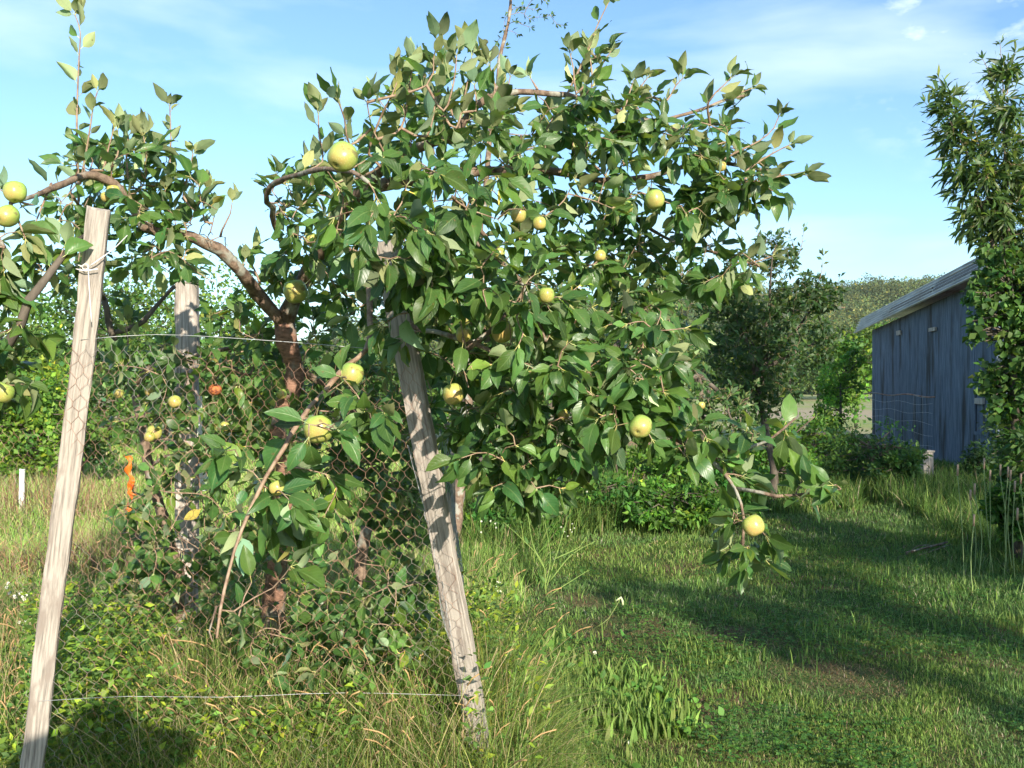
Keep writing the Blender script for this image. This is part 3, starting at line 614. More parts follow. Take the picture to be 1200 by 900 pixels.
# ivy-like growth hanging from it in front of the shed
D2 = 7.9; vb = at(1195,450,D2); vb[2] = 0
cl = [(at(1185,350,D2),(.32,.35,.42)),(at(1165,310,D2),(.16,.25,.20)),(at(1190,420,D2),(.30,.35,.40)),(at(1150,345,D2),(.13,.2,.22)),(at(1175,460,D2),(.22,.3,.3)),(at(1215,480,D2),(.4,.4,.6)),(at(1200,545,D2),(.33,.4,.33)),(at(1205,600,D2),(.36,.4,.25)),(at(1235,630,D2),(.4,.4,.25)),(at(1142,385,D2),(.05,.1,.16)),(at(1225,380,D2),(.4,.4,.7))]
bushy('climbing_vine', 'dense round-leaved vine hanging over the right end of the shed', 'vine', vb, cl, 6800, .075, M_BUSH, tint=(.75,.88,.65), sub=26, rows=2, wr=.42, droop=.6)
# dark undergrowth at the right of the shed and the bramble before its wall
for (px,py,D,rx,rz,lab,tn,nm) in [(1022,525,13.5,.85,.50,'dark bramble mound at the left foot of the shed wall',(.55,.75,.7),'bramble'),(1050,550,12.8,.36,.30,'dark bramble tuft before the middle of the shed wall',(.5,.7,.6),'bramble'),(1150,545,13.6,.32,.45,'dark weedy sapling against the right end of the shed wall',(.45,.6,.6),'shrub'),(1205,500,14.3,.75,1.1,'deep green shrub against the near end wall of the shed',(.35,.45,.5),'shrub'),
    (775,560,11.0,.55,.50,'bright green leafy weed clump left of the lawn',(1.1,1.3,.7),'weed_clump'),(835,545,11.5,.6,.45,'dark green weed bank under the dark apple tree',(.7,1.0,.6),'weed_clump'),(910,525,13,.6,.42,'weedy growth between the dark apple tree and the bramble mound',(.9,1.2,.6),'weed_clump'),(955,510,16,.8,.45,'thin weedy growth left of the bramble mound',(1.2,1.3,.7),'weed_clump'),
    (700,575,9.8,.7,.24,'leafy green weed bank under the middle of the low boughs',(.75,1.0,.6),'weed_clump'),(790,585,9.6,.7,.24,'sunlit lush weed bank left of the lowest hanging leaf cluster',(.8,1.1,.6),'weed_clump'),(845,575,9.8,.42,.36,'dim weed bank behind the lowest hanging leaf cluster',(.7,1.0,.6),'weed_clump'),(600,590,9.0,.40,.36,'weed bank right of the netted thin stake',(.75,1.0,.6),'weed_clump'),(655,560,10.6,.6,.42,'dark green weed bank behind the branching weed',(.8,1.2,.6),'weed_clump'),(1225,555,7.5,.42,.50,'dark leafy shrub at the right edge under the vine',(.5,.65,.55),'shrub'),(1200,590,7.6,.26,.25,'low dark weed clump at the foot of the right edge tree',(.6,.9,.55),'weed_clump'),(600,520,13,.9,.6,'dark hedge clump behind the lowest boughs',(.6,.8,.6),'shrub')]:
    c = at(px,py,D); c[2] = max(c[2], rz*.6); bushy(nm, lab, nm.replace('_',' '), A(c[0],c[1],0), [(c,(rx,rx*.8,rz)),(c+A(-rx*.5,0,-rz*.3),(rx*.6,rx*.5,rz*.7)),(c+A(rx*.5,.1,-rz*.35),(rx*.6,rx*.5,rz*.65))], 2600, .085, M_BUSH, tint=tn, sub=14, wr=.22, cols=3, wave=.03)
# dead twiggy heap
b = at(722, 565, 10.6); b[2] = 0; a = Acc()
for k in range(420):
    an = rng.random()*6.28; r_ = rng.random()**.6*.55; h = (.62-r_*.7)*rng.uniform(.5,1.1)
    p_ = b+A(math.cos(an)*r_, math.sin(an)*r_, 0); q = p_+A(rng.normal(0,.16), rng.normal(0,.16), max(.08,h)); c_ = rng.uniform(.7,1.4)
    a.tube(spline([p_, (p_+q)/2+rng.normal(0,.04,3), q], .12), .004, 3, col=(.15*c_,.095*c_,.085*c_), cap=False)
tag(a.build('brush_heap', M_STEM, None, offset=b), 'purplish brown heap of dead twigs beyond the lawn', 'brush heap')

# trees of the orchard row to the right of the path: only their shadows reach the picture
for k, (x, y, h, rx, nl_) in enumerate([(4.5,-1.0,4.2,.72,2400),(5.75,-1.6,4.9,.85,2500),(5.9,1.6,4.1,.85,3300),(7.6,.2,5.2,1.05,4000),(9.8,2.0,5.4,1.3,5000),(9.2,4.3,6.3,1.3,6500)]):
    b = A(x, y, 0); bushy('orchard_tree', 'leafy orchard tree standing right of the grass path beside the viewer', 'tree', b, [(b+A(0,0,h*.68),(rx,rx,h*.30)),(b+A(-.1,.2,h*.36),(rx*.8,rx*.8,h*.20))], nl_, .10, M_BUSH, 'orchard trees right of the path', sub=11, tm=.07)

# thin summer air between here and the hill
hb = Acc(); hb.box((0,650,30.2), (906,862,32.5)); hz_ = hb.build('haze', newmat('haze')[0], smooth=False); tag(hz_, kind='stuff')
hm = hz_.data.materials[0]; ht = hm.node_tree; ho = [q for q in ht.nodes if q.type == 'OUTPUT_MATERIAL'][0]
pv = N(ht, 'ShaderNodeVolumePrincipled'); pv.inputs['Density'].default_value = .00018; pv.inputs['Color'].default_value = (.86,.92,1,1); pv.inputs['Anisotropy'].default_value = .2
ht.links.new(pv.outputs[0], ho.inputs['Volume']); hm.cycles.homogeneous_volume = True

# ================================================================== STAKES, POSTS, NETTING
def plank(name, mat, p, q, w, d, yaw=0, parent=None, seed=0, taper=.0, wig=.004):
    """rough-sawn timber from p (foot) to q (top); built along its own length so that the grain follows it"""
    p = np.asarray(p, float); q = np.asarray(q, float); ln = np.linalg.norm(q-p); z = (q-p)/ln
    x = A(math.cos(yaw), math.sin(yaw), 0); x = nrm(x-z*np.dot(x,z)); y = np.cross(z, x)
    r = np.random.default_rng(seed); k = int(ln/.05)+2; a = Acc(); zz = np.linspace(0, ln, k)
    cx = np.cumsum(r.normal(0, wig*.35, k)); cx -= np.linspace(cx[0], cx[-1], k); ch = min(w,d)*.10
    ring = np.array([(-w/2+ch,-d/2),(w/2-ch,-d/2),(w/2,-d/2+ch),(w/2,d/2-ch),(w/2-ch,d/2),(-w/2+ch,d/2),(-w/2,d/2-ch),(-w/2,-d/2+ch)])
    V = np.array([[(*((ring[j]*(1-taper*zz[i]/ln)+r.normal(0,.0009,2))+[cx[i],0]), zz[i]+(r.normal(0,.004) if i == k-1 else 0)) for j in range(8)] for i in range(k)])
    i = np.arange(k-1)[:,None]*8; j = np.arange(8)[None]; j2 = (j+1)%8
    V = np.vstack([V.reshape(-1,3), [[0,0,0],[cx[-1],0,ln+.001]]]); b = k*8; jj = np.arange(8); jk = (jj+1)%8
    a.add(V, np.stack([i+j,i+j2,i+8+j2,i+8+j],-1).reshape(-1,4), np.vstack([np.stack([np.full(8,b),jk,jj],-1), np.stack([np.full(8,b+1),b-8+jj,b-8+jk],-1)]))
    o = a.build(name, mat, None, smooth=False); M = Matrix(((x[0],y[0],z[0],p[0]),(x[1],y[1],z[1],p[1]),(x[2],y[2],z[2],p[2]),(0,0,0,1)))
    if parent is not None: o.parent = parent; M = Matrix.Translation(-parent.location) @ M
    o.matrix_local = M if parent is not None else M
    if parent is None: o.matrix_world = M
    return o
Ls0, Ls1 = at(25,1028,3.02), at(116,246,2.92)
st = plank('wooden_stake', M_WOOD, Ls0, Ls1, .066, .036, R(16), seed=3)
tag(st, 'pale sawn timber stake leaning right at the left of the picture, bare at its top', 'stake', 'leaning timber stakes holding the netting')
Rs0, Rs1 = at(577,958,3.36), at(452,283,3.12)
st = plank('wooden_stake', M_WOOD, Rs0, Rs1, .078, .04, R(-14), seed=5)
tag(st, 'pale sawn timber stake leaning left, its top lost in the main crown', 'stake', 'leaning timber stakes holding the netting')
Pc = A((218-CX)/F*4.7, 4.7, 0)
po = empty('wooden_post', 'square weathered grey post standing upright behind the netting', 'post', Pc)
plank('post_body', M_WOOD2, Pc, Pc+A(.004,0,1.55+120/F*4.7), .108, .07, R(8), po, seed=8, wig=.003)
a = Acc(); a.box(at(234,500,4.62), (.011,.004,.15)); a.box(at(238,555,4.62), (.018,.004,.085)); a.build('tape_strip', M_WHITE, po, smooth=False)
Pt = at(531,450,4.8); Pt[2] = 0
po = plank('thin_stake', M_WOOD2, Pt, Pt+A(-.02,0,1.35), .045, .03, R(5), seed=12)
tag(po, 'thin grey stake wrapped in netting behind the right leaning stake', 'stake')
for (px, py0, py1, D, w, lab) in ((25,612,550,10.4,.05,'white stake alone in the meadow left of the leaning stake'),(4,505,474,17,.05,'far small white stake at the very left edge of the meadow'),(51,512,494,22,.05,'tiny distant white stake between the reddish dry grass stems')):
    b = at(px,450,D); b[2] = 0; o_ = plank('white_stake', M_WHITE, b, b+A(.01,0,1.55+(450-py1)/F*D), w, .03, 0, seed=px+1); tag(o_, lab, 'stake', 'white stakes in the meadow')
# pruned stub and its neighbour
sb = at(420,450,4.0); sb[2] = 0
a = Acc(); P = spline([sb+A(-.01,0,0), at(421,690,4.0), at(424,650,4.0), at(430,618,4.0)], .04); a.tube(P, np.linspace(.034,.025,len(P)), 10)
o_ = a.build('pruned_stub', M_BARK, None, offset=sb); tag(o_, 'short sawn-off brown trunk stub between the tree base and right stake', 'tree stub')
# orange flagging on a thin cane
cb = at(148,450,4.5); cb[2] = 0; cn = empty('flagged_cane', 'thin cane with orange plastic ribbon left of the square grey post', 'cane', cb)
a = Acc(); a.tube(spline([cb, at(162,650,4.5), at(157,590,4.5), at(152,533,4.5)], .05), .004, 5, col=(.42,.33,.18)); a.build('cane', M_STEM, cn)
a = Acc(); zz = np.linspace(0,1,26); 
for sgn, x0, y0, x1, y1, w in ((1,150,533,155,590,.017),(-1,155,560,151,602,.010),(1,150,596,146,625,.006)):
    P = np.array([at(x0+(x1-x0)*t_+2.2*math.sin(t_*17+x0), y0+(y1-y0)*t_, 4.47+.008*math.sin(t_*21)) for t_ in zz]); ww = w*(.7+.3*np.sin(zz*23+sgn))
    V = np.stack([P-np.stack([ww,zz*0,zz*0],-1), P+A(0,-.012,0), P+np.stack([ww,.008*np.sin(zz*31),zz*0],-1)], 1); i = np.arange(25)[:,None]*3; j = np.arange(2)[None]
    a.add(V, np.stack([i+j,i+j+1,i+3+j+1,i+3+j],-1).reshape(-1,4))
a.build('ribbon', M_ORANGE, cn)

# chicken wire
def netting(acc, P00, P10, P01, P11, cell=.046, rad=.00065, bulge=.03, hole=.0, seed=0, m=0):
    """hexagonal netting stretched between four corners (u to the right, v up), with sags and dents"""
    r = np.random.default_rng(seed); P00,P10,P01,P11 = [np.asarray(q, float) for q in (P00,P10,P01,P11)]
    wd = (np.linalg.norm(P10-P00)+np.linalg.norm(P11-P01))/2; ht = (np.linalg.norm(P01-P00)+np.linalg.norm(P11-P10))/2
    nu = int(wd/cell); nv = int(ht/(cell*.74)); nn = nrm(np.cross(P10-P00, P01-P00))
    ph = r.random(6)*6.28
    def pos(u, v):
        u = np.clip(u/nu, 0, 1); v = np.clip(v/nv, 0, 1)
        p = (P00*(1-u)+P10*u)*(1-v)+(P01*(1-u)+P11*u)*v; e = np.sin(math.pi*min(max(u,0),1))
        d = bulge*(math.sin(u*7+ph[0]+v*3)+.6*math.sin(v*9+ph[1]-u*4)+.35*math.sin(u*19+ph[2]+v*13))
        return p+nn*d*e**.5+A(0,0,1)*bulge*.35*math.sin(u*8+ph[3])*(.4+v)+A(1,0,0)*bulge*.3*math.sin(v*11+ph[4])*e
    jit = lambda: r.normal(0,.05,2)
    Jc = {}
    def node(i, j, up):
        k = (i,j,up)
        if k not in Jc:
            q = jit(); Jc[k] = pos(i+(.5 if j%2 else 0)+.5*0+q[0], j+(.38 if up else 0)+q[1])
        return Jc[k]
    segs = []
    for j in range(nv):
        for i in range(nu):
            a_, b_ = node(i,j,0), node(i,j,1); segs.append((a_, b_, 1.35))      # twisted pair (thicker)
            if j+1 < nv:
                if j%2: segs.append((b_, node(i,j+1,0), 1)); segs.append((b_, node(min(i+1,nu-1),j+1,0), 1)) if i+1 < nu else None
                else: segs.append((b_, node(i,j+1,0), 1)); segs.append((b_, node(i-1,j+1,0), 1)) if i > 0 else None
    Pa = np.array([s_[0] for s_ in segs]); Pb = np.array([s_[1] for s_ in segs]); w = np.array([s_[2] for s_ in segs])*rad
    D = nrm(Pb-Pa); X = nrm(np.cross(D, nn+A(.01,.02,.03))); Y = np.cross(D, X); a_ = np.arange(3)/3*2*math.pi
    ring = (np.cos(a_)[None,:,None]*X[:,None]+np.sin(a_)[None,:,None]*Y[:,None])*w[:,None,None]
    V = np.concatenate([Pa[:,None]+ring, Pb[:,None]+ring], 1); j = np.arange(3); j2 = (j+1)%3; q = np.stack([j,j2,3+j2,3+j],-1)
    acc.add(V.reshape(-1,3), (q[None]+(np.arange(len(segs))*6)[:,None,None]).reshape(-1,4), None, m)
nf = empty('netting_fence', 'rusty chicken wire netting stretched between the two leaning timber stakes', 'fence', at(300,860,3.2)*A(1,1,0))
def lerp(a, b, t): return a*(1-t)+b*t
fr_ = A(-.0,-.028,0)
Lb, Lt = lerp(Ls0,Ls1,.02)+fr_, lerp(Ls0,Ls1,.815)+fr_; Rb, Rt = lerp(Rs0,Rs1,.03)+fr_, lerp(Rs0,Rs1,.80)+fr_
ext = nrm(Lt-Rt)*.045
a = Acc(); netting(a, Lb-A(.04,0,0), Rb+A(.055,0,0), Lt-A(.04,0,0), Rt+A(.045,0,0), bulge=.022, seed=1, rad=.00062); a.build('front_netting', M_RUST, nf)
Cb, Ct = Pc+A(.0,-.06,.05), Pc+A(0,-.06,1.62)
a = Acc(); netting(a, Cb, Pt+A(0,-.04,.05), Ct, Pt+A(-.02,-.04,1.30), bulge=.04, seed=2, rad=.0009); a.build('back_netting', M_RUST, nf)
a = Acc(); netting(a, Rb, Pt+A(.03,0,.05), Rt*A(1,1,.85), Pt+A(.0,0,1.30), bulge=.03, seed=3, rad=.0009); a.build('side_netting', M_WIRE, nf)
far_l = at(-120,450,4.4); far_l[2] = 0
a = Acc(); netting(a, far_l, Pc+A(-.05,-.05,.05), far_l+A(0,0,1.3), Pc+A(-.05,-.05,1.45), bulge=.05, seed=4, rad=.0009); a.build('back_netting', M_RUST, nf)
a = Acc()
a.tube(spline([lerp(Ls0,Ls1,.274)+fr_*.8, at(150,816,3.05), at(260,817,3.1), at(400,812,3.2), lerp(Rs0,Rs1,.227)+fr_*.6], .1), .0009, 5); a.build('straining_wire', M_WIRE, nf)
a = Acc(); a.tube(spline([lerp(Ls0,Ls1,.81)+fr_*.8, at(180,392,3.0), at(300,398,3.05), lerp(Rs0,Rs1,.82)+fr_*.6], .1), .0009, 5); a.build('straining_wire', M_WIRE, nf)
a = Acc(); a.tube(spline([at(300,722,3.9), at(390,722,3.8), at(500,715,3.6)], .1), .001, 5); a.build('straining_wire', M_WIRE, nf)
# tie of white wire round the top of the left stake, up to the limb
tb = lerp(Ls0, Ls1, .915); tw_ = empty('wire_tie', 'white wire and ring tied from the left stake top to the limb', 'wire tie', tb)
a = Acc(); c_ = tb+A(-.004,-.036,0); a.tube(c_+np.array([(.009*math.cos(t_), -.002, .009*math.sin(t_)) for t_ in np.linspace(0,6.28,18)]), .0016, 5); a.build('ring', M_WHITE, tw_)
a = Acc(); a.tube(spline([c_+A(.009,0,0), at(122,300,2.9), at(135,290,3.0), at(155,270,3.3)], .02), .0020, 5); a.tube(spline([c_+A(-.008,0,0), c_+A(-.035,.005,.01), c_+A(-.038,.04,.0)], .01), .0018, 5); a.tube(spline([c_+A(.008,-.0,-.004), c_+A(.012,-.003,-.06), c_+A(.018,.0,-.17)], .02), .0018, 5)
a.tube(spline([c_+A(-.03,.0,-.006), c_+A(.0,-.006,-.012), c_+A(.036,.003,-.006)], .01), .0020, 5); a.build('wire', M_WHITE, tw_)

# ================================================================== MAIN APPLE TREE
b = at(316,450,4.1); b[2] = 0
T = Tree('apple_tree', 'large apple tree arching over the netting with big leaves and green apples', b)
T.limb([(316,870,4.1),(318,760,4.1),(319,665,4.05),(326,580,4.02),(325,500,4.0),(338,455,4.0),(344,430,4.0),(335,400,3.95),(333,376,3.95)], .056, .041, 'trunk', M_BARKR, jig=.004)
T.limb([(333,380,3.95),(322,368,3.9),(300,342,3.85),(280,318,3.7),(250,292,3.6),(217,277,3.5),(185,271,3.45),(160,262,3.4),(143,226,3.35),(126,210,3.3),(104,204,3.25),(72,211,3.1),(40,227,2.9),(12,238,2.75)], .032, .005)
T.limb([(333,380,3.95),(344,350,3.9),(366,312,3.75),(392,270,3.6),(430,220,3.4),(470,185,3.3),(520,165,3.25),(533,163,3.25)], .036, .015)
T.limb([(366,312,3.75),(345,300,3.6),(326,272,3.4),(317,240,3.2),(320,220,3.1),(334,202,3.0),(370,188,2.8),(410,196,2.6),(432,214,2.55)], .012, .006, jig=.012)
T.limb([(533,163,3.25),(553,127,3.25),(577,110,3.25),(610,104,3.3),(663,104,3.3),(700,112,3.3),(750,130,3.3),(800,128,3.3),(850,116,3.3),(872,112,3.3)], .014, .004)
T.limb([(430,220,3.4),(520,205,3.5),(610,200,3.5),(710,210,3.5),(770,207,3.5),(830,190,3.4),(880,196,3.3),(915,205,3.25)], .026, .005)
T.limb([(392,270,3.6),(440,290,3.6),(520,330,3.6),(598,421,3.5),(649,442,3.45),(685,457,3.4),(718,478,3.3),(772,502,3.1),(800,516,3.0),(835,540,2.9),(862,572,2.85),(872,610,2.82),(870,645,2.8)], .028, .004)
T.limb([(800,516,3.0),(850,525,2.9),(900,516,2.85),(932,490,2.8)], .009, .003)
T.limb([(862,572,2.85),(895,577,2.8),(935,579,2.78),(985,573,2.75)], .007, .0025)
T.limb([(440,290,3.6),(462,350,3.3),(481,385,3.1),(520,394,3.0),(550,402,2.95),(577,413,2.9),(600,430,2.9)], .015, .006)
T.limb([(535,420,2.95),(556,405,2.93),(580,385,2.95),(600,360,3.0)], .009, .005)
T.limb([(540,270,3.3),(590,310,3.1),(620,355,2.9),(640,400,2.8)], .010, .004)
T.limb([(610,330,3.3),(570,280,3.2),(548,255,3.1),(530,230,2.8)], .010, .004)
T.limb([(392,270,3.6),(430,330,3.3),(440,400,3.0),(405,440,2.85),(370,478,2.75),(349,511,2.65),(318,560,2.6),(285,620,2.55),(268,670,2.5),(258,715,2.45),(254,748,2.42)], .014, .0035, mat=M_TWIG)
T.limb([(254,710,2.46),(247,738,2.43),(249,752,2.42)], .003, .0015)
T.limb([(720,210,3.5),(740,250,3.6),(790,285,3.6),(850,300,3.5),(890,312,3.4)], .010, .003)
T.limb([(334,420,4.0),(400,470,4.2),(450,520,4.3)], .02, .006)
gp = lambda *a_, **k: poly_sample(*a_, **k)
mass = []
def M(poly, n, D0, D1, L, **kw): T.grow(gp(poly, int(n*1.25), D0, D1), L*.96, **kw)
M([(60,240),(75,180),(110,170),(150,160),(195,170),(235,215),(262,255),(250,300),(225,340),(190,345),(150,310),(110,250)], 62, 3.2, 3.7, .088, tipn=5, space=.035)
M([(60,215),(100,190),(110,260),(85,340),(60,320)], 12, 3.1, 3.5, .07)
M([(150,230),(230,255),(310,330),(330,390),(270,345),(190,300)], 5, 3.2, 3.5, .085, droop=.3)
M([(300,200),(345,200),(350,290),(310,280)], 9, 3.1, 3.4, .08)
M([(225,240),(330,300),(340,350),(300,330),(250,300)], 10, 3.5, 3.9, .085)
M([(345,215),(380,165),(440,140),(500,110),(560,120),(600,150),(650,150),(700,200),(740,240),(730,330),(760,400),(720,460),(600,470),(520,440),(430,400),(380,340),(330,300),(320,250)], 175, 3.0, 3.9, .092, tipn=5, droop=.45, up=.25)
M([(380,210),(480,170),(590,200),(640,290),(610,380),(540,360),(450,330),(395,290)], 42, 2.5, 2.85, .10, tipn=5, droop=.7, up=.1, face=.7)
M([(640,120),(700,105),(800,125),(860,150),(905,180),(915,225),(860,262),(800,275),(740,250),(680,200)], 72, 3.0, 3.5, .092, tipn=5, droop=.6, up=.15)
M([(690,240),(760,240),(830,270),(800,340),(720,350),(660,320)], 22, 3.2, 3.7, .08, droop=.4)
M([(720,250),(800,270),(860,290),(900,318),(830,345),(760,320)], 22, 3.3, 3.7, .085, droop=.4)
M([(610,340),(740,330),(825,390),(800,440),(750,500),(690,510),(600,560),(540,540),(520,460),(590,440)], 108, 2.8, 3.6, .092, tipn=5, droop=.5, up=.15)
M([(540,500),(640,505),(700,540),(650,590),(570,585)], 26, 2.8, 3.2, .092, droop=.7, up=.05, face=.7)
M([(660,430),(790,440),(800,500),(760,540),(680,500)], 22, 2.7, 3.0, .10, droop=.5, face=.7)
M([(770,480),(850,505),(930,492),(945,520),(880,560),(830,560),(790,545)], 14, 2.75, 2.95, .095, droop=.2, face=.8)
M([(845,570),(900,575),(905,640),(895,665),(865,670),(845,640)], 9, 2.75, 2.9, .088, droop=.5, face=.8)
M([(930,570),(985,560),(990,585),(940,592)], 4, 2.72, 2.8, .085, droop=.0, tipn=4)
M([(265,520),(330,505),(400,440),(445,450),(460,490),(420,560),(370,640),(320,700),(275,745),(255,650)], 30, 2.45, 2.75, .10, droop=.5, face=.7, up=.15)
M([(285,650),(400,640),(490,660),(505,760),(440,800),(300,810),(285,740)], 85, 3.30, 3.8, .078, tipn=5, droop=.1, up=.3, face=.5)
M([(350,300),(500,300),(560,480),(500,620),(400,640),(350,520)], 115, 4.0, 4.7, .09, droop=.4)
M([(425,250),(510,250),(530,370),(450,390)], 14, 2.55, 2.85, .10, tipn=5, droop=.7, up=.1, face=.7)
M([(520,330),(640,320),(680,420),(600,470),(540,440)], 24, 2.6, 2.9, .095, tipn=5, droop=.6, up=.1, face=.7)
M([(560,130),(600,95),(680,85),(760,105),(850,105),(880,150),(800,170),(700,160),(620,160)], 13, 3.1, 3.5, .08, up=.4, droop=.1, face=.1)
M([(660,110),(672,60),(700,40),(705,90),(700,130)], 5, 3.2, 3.4, .07, up=.5, droop=0, face=.1)
M([(130,620),(250,640),(290,740),(180,760),(110,720)], 22, 3.7, 4.3, .07, up=.4)
M([(130,480),(260,500),(270,640),(180,700),(140,600)], 30, 3.6, 4.2, .075)
M([(400,480),(490,500),(500,690),(420,680)], 26, 3.7, 4.3, .08)
M([(430,120),(480,80),(560,80),(600,120),(560,160),(450,170)], 10, 3.0, 3.5, .09, up=.6, droop=0, face=.1)
CLEAR = [(401,184,15,2.6),(346,342,10,3.6),(412,439,12,3.0),(373,503,15,2.8),(531,462,11,3.1),(588,389,11,3.0),(543,392,9,3.0),(640,346,9,2.9),(607,252,8,3),(632,262,6,3),(750,500,13,2.8),(883,616,11,2.8),(767,234,10,3.1),(18,225,12,2.8),(8,253,12,2.8),(325,572,4,2.6),(660,486,5,3),
 (500,389,7,3.05),(520,395,7,3.0),(560,405,6,2.95),(333,385,12,4),(315,362,10,4),(300,342,8,4),(340,365,8,4),(280,318,7,3.8),(262,302,6,3.8),(335,410,10,4.1),(318,680,9,4.1),(318,705,10,4.1),(318,730,10,4.1),(425,645,9,4.1),(425,665,8,4.1),(218,355,10,4.7),(218,380,10,4.7),(218,400,8,4.7),(218,600,9,4.7),(218,640,9,4.7),
 (480,440,8,3.3),(488,480,9,3.4),(497,530,10,3.4),(508,580,10,3.4),(520,640,10,3.4),(530,690,10,3.4),(252,457,9,4),(205,471,7,4.1),(181,507,8,4.1),(139,461,6,4.2),(152,560,7,4.6),(256,705,6,2.6),(254,735,8,2.6),(264,680,5,2.6),(240,270,12,9),(275,262,20,9),(262,345,6,9),(615,104,6,3.4),(640,104,6,3.4),(700,205,5,3.5),(104,204,6,3.4),(80,208,6,3.3),(120,300,14,2.95),(112,330,10,2.95),(317,235,10,3.3)]
for sh, L_ in [([(450,190,3.0),(436,150,2.95),(430,120,2.9)],.085), ([(575,140,3.1),(580,100,3.1),(574,78,3.1)],.08), ([(690,130,3.3),(694,90,3.3),(690,60,3.3)],.07), ([(500,100,2.9),(508,70,2.9),(512,50,2.9)],.085), ([(730,130,3.2),(738,108,3.2),(742,96,3.2)],.075), ([(215,230,3.4),(222,200,3.4),(226,180,3.4)],.08), ([(135,190,3.3),(140,170,3.3),(138,152,3.3)],.075), ([(240,260,3.5),(238,240,3.5),(243,222,3.5)],.075), ([(470,150,3.0),(480,100,2.95),(484,70,2.95)],.085), ([(590,120,3.2),(598,90,3.2)],.07), ([(700,100,3.3),(706,75,3.3),(716,60,3.3)],.07), ([(640,200,3.2),(638,160,3.2),(648,138,3.2)],.08), ([(780,120,3.2),(792,100,3.2),(800,92,3.2)],.075), ([(830,120,3.2),(848,100,3.2),(856,92,3.2)],.075), ([(120,200,3.3),(128,170,3.3),(134,150,3.3)],.08), ([(170,210,3.4),(172,180,3.4),(168,160,3.4)],.08), ([(410,170,2.9),(404,140,2.85),(396,118,2.8)],.08), ([(92,240,3.3),(90,150,3.3),(92,80,3.3),(94,38,3.3),(88,18,3.3)],.085), ([(94,215,3.25),(104,160,3.2),(110,120,3.2),(114,108,3.2)],.07), ([(198,215,3.5),(200,165,3.5),(199,125,3.5)],.085), ([(378,190,3.0),(374,160,3.0),(373,135,3.0)],.09),
    ([(432,180,3.0),(445,140,2.95),(460,110,2.9),(468,88,2.9)],.10), ([(500,160,3.0),(512,110,3.0),(520,78,3.0)],.09), ([(535,150,3.1),(548,95,3.1),(553,65,3.1)],.10), ([(520,130,2.9),(532,95,2.9),(535,66,2.9)],.085), ([(558,130,3.1),(556,100,3.1)],.09),
    ([(664,112,3.3),(684,70,3.3),(700,30,3.3),(713,3,3.3)],.085), ([(675,110,3.2),(672,80,3.2),(668,62,3.2)],.07), ([(150,210,3.4),(148,180,3.4),(150,160,3.4)],.10), ([(630,105,3.3),(622,92,3.3)],.07),
    ([(820,130,3.3),(850,116,3.3),(880,104,3.3)],.08), ([(860,180,3.2),(890,165,3.2),(907,150,3.2),(912,138,3.2)],.075), ([(875,200,3.2),(905,180,3.2),(925,170,3.2)],.075), ([(880,215,3.2),(920,205,3.2),(940,205,3.2)],.08), ([(745,120,3.3),(752,100,3.3),(758,92,3.3)],.07),
    ([(720,215,3.5),(650,150,3.5),(645,135,3.5)],.08), ([(260,270,3.6),(270,250,3.6),(272,238,3.6)],.07), ([(300,320,3.8),(290,300,3.8),(284,285,3.8)],.075), ([(40,240,2.9),(20,235,2.8),(0,222,2.8)],.085), ([(60,215,3.0),(50,240,2.95),(38,270,2.9)],.085),
    ([(20,255,2.75),(30,280,2.75)],.08), ([(855,305,3.4),(880,308,3.4),(905,300,3.4)],.08)]:
    T.shoot(sh, L=L_, tipn=5)
print('main leaves', T.finish(rows=6, cols=5, clear=CLEAR))
apples = [(401,184,2.45,17,None,'large pale green apple high on the left of the crown'),(346,342,3.5,14,None,'shaded green apple beside the trunk fork'),(412,439,2.85,14,None,'green apple above the netting left of the right stake'),(373,503,2.62,17,None,'largest green apple low on the hanging bough with a white glint'),
 (531,462,2.95,12.5,M_APPLEY,'yellow-green apple just right of the right stake'),(588,389,2.85,13,M_APPLEY,'freckled yellowish apple at the crown middle'),(543,392,2.9,9.5,M_APPLEY,'small yellow apple on the bare light brown twig'),(640,346,2.8,9.5,None,None),(607,252,2.9,9.5,M_APPLEY,None),(632,262,2.9,8,M_APPLEY,None),
 (750,500,2.7,13.5,None,'round green apple hanging low right of the crown'),(883,616,2.7,12.5,M_APPLEY,'pale yellow apple in the lowest hanging leaf cluster at right'),(767,234,3.0,11.5,None,'green apple under the right upper limb'),(18,225,2.72,12.5,None,'upper of two green apples at the left edge'),(8,253,2.72,13,None,'lower of two green apples at the left edge'),
 (365,281,3.2,8,None,None),(325,572,2.6,9,M_APPLEY,None),(585,297,3.0,7,None,None),(660,486,3.0,7,M_APPLEY,None),(133,223,3.3,7,M_APPLEY,None),(124,231,3.3,6,M_APPLEY,None),(735,243,3.2,7,None,None),(845,195,3.1,6,M_APPLEY,None),(545,375,3.1,6,None,None),(703,300,3.1,7,M_APPLEY,None)]
nodes = T.allnodes()
def hang(root, nodes, lst):
    for px, py, D, rp, mt, lab in lst:
        c_ = at(px, py, D); r_ = rp/F*D; i = int(np.argmin(np.linalg.norm(nodes-(c_+A(0,0,r_*1.4)), axis=1))); q = nodes[i]
        if np.linalg.norm(q-c_) > .16: q = c_+A(rng.normal(0,.01), .03, r_*1.8)
        ax = nrm(A(rng.normal(0,.25), rng.normal(0,.25), 1)+.35*nrm(q-c_))
        if px in (8, 750): ax = nrm(A(.35,.75,.45))
        ap = apple(root, c_, r_, ax, mt, lab, stem_to=q)
        if mt is M_ROT: ap.scale = (.92, 1, .78)
hang(T.root, nodes, apples)

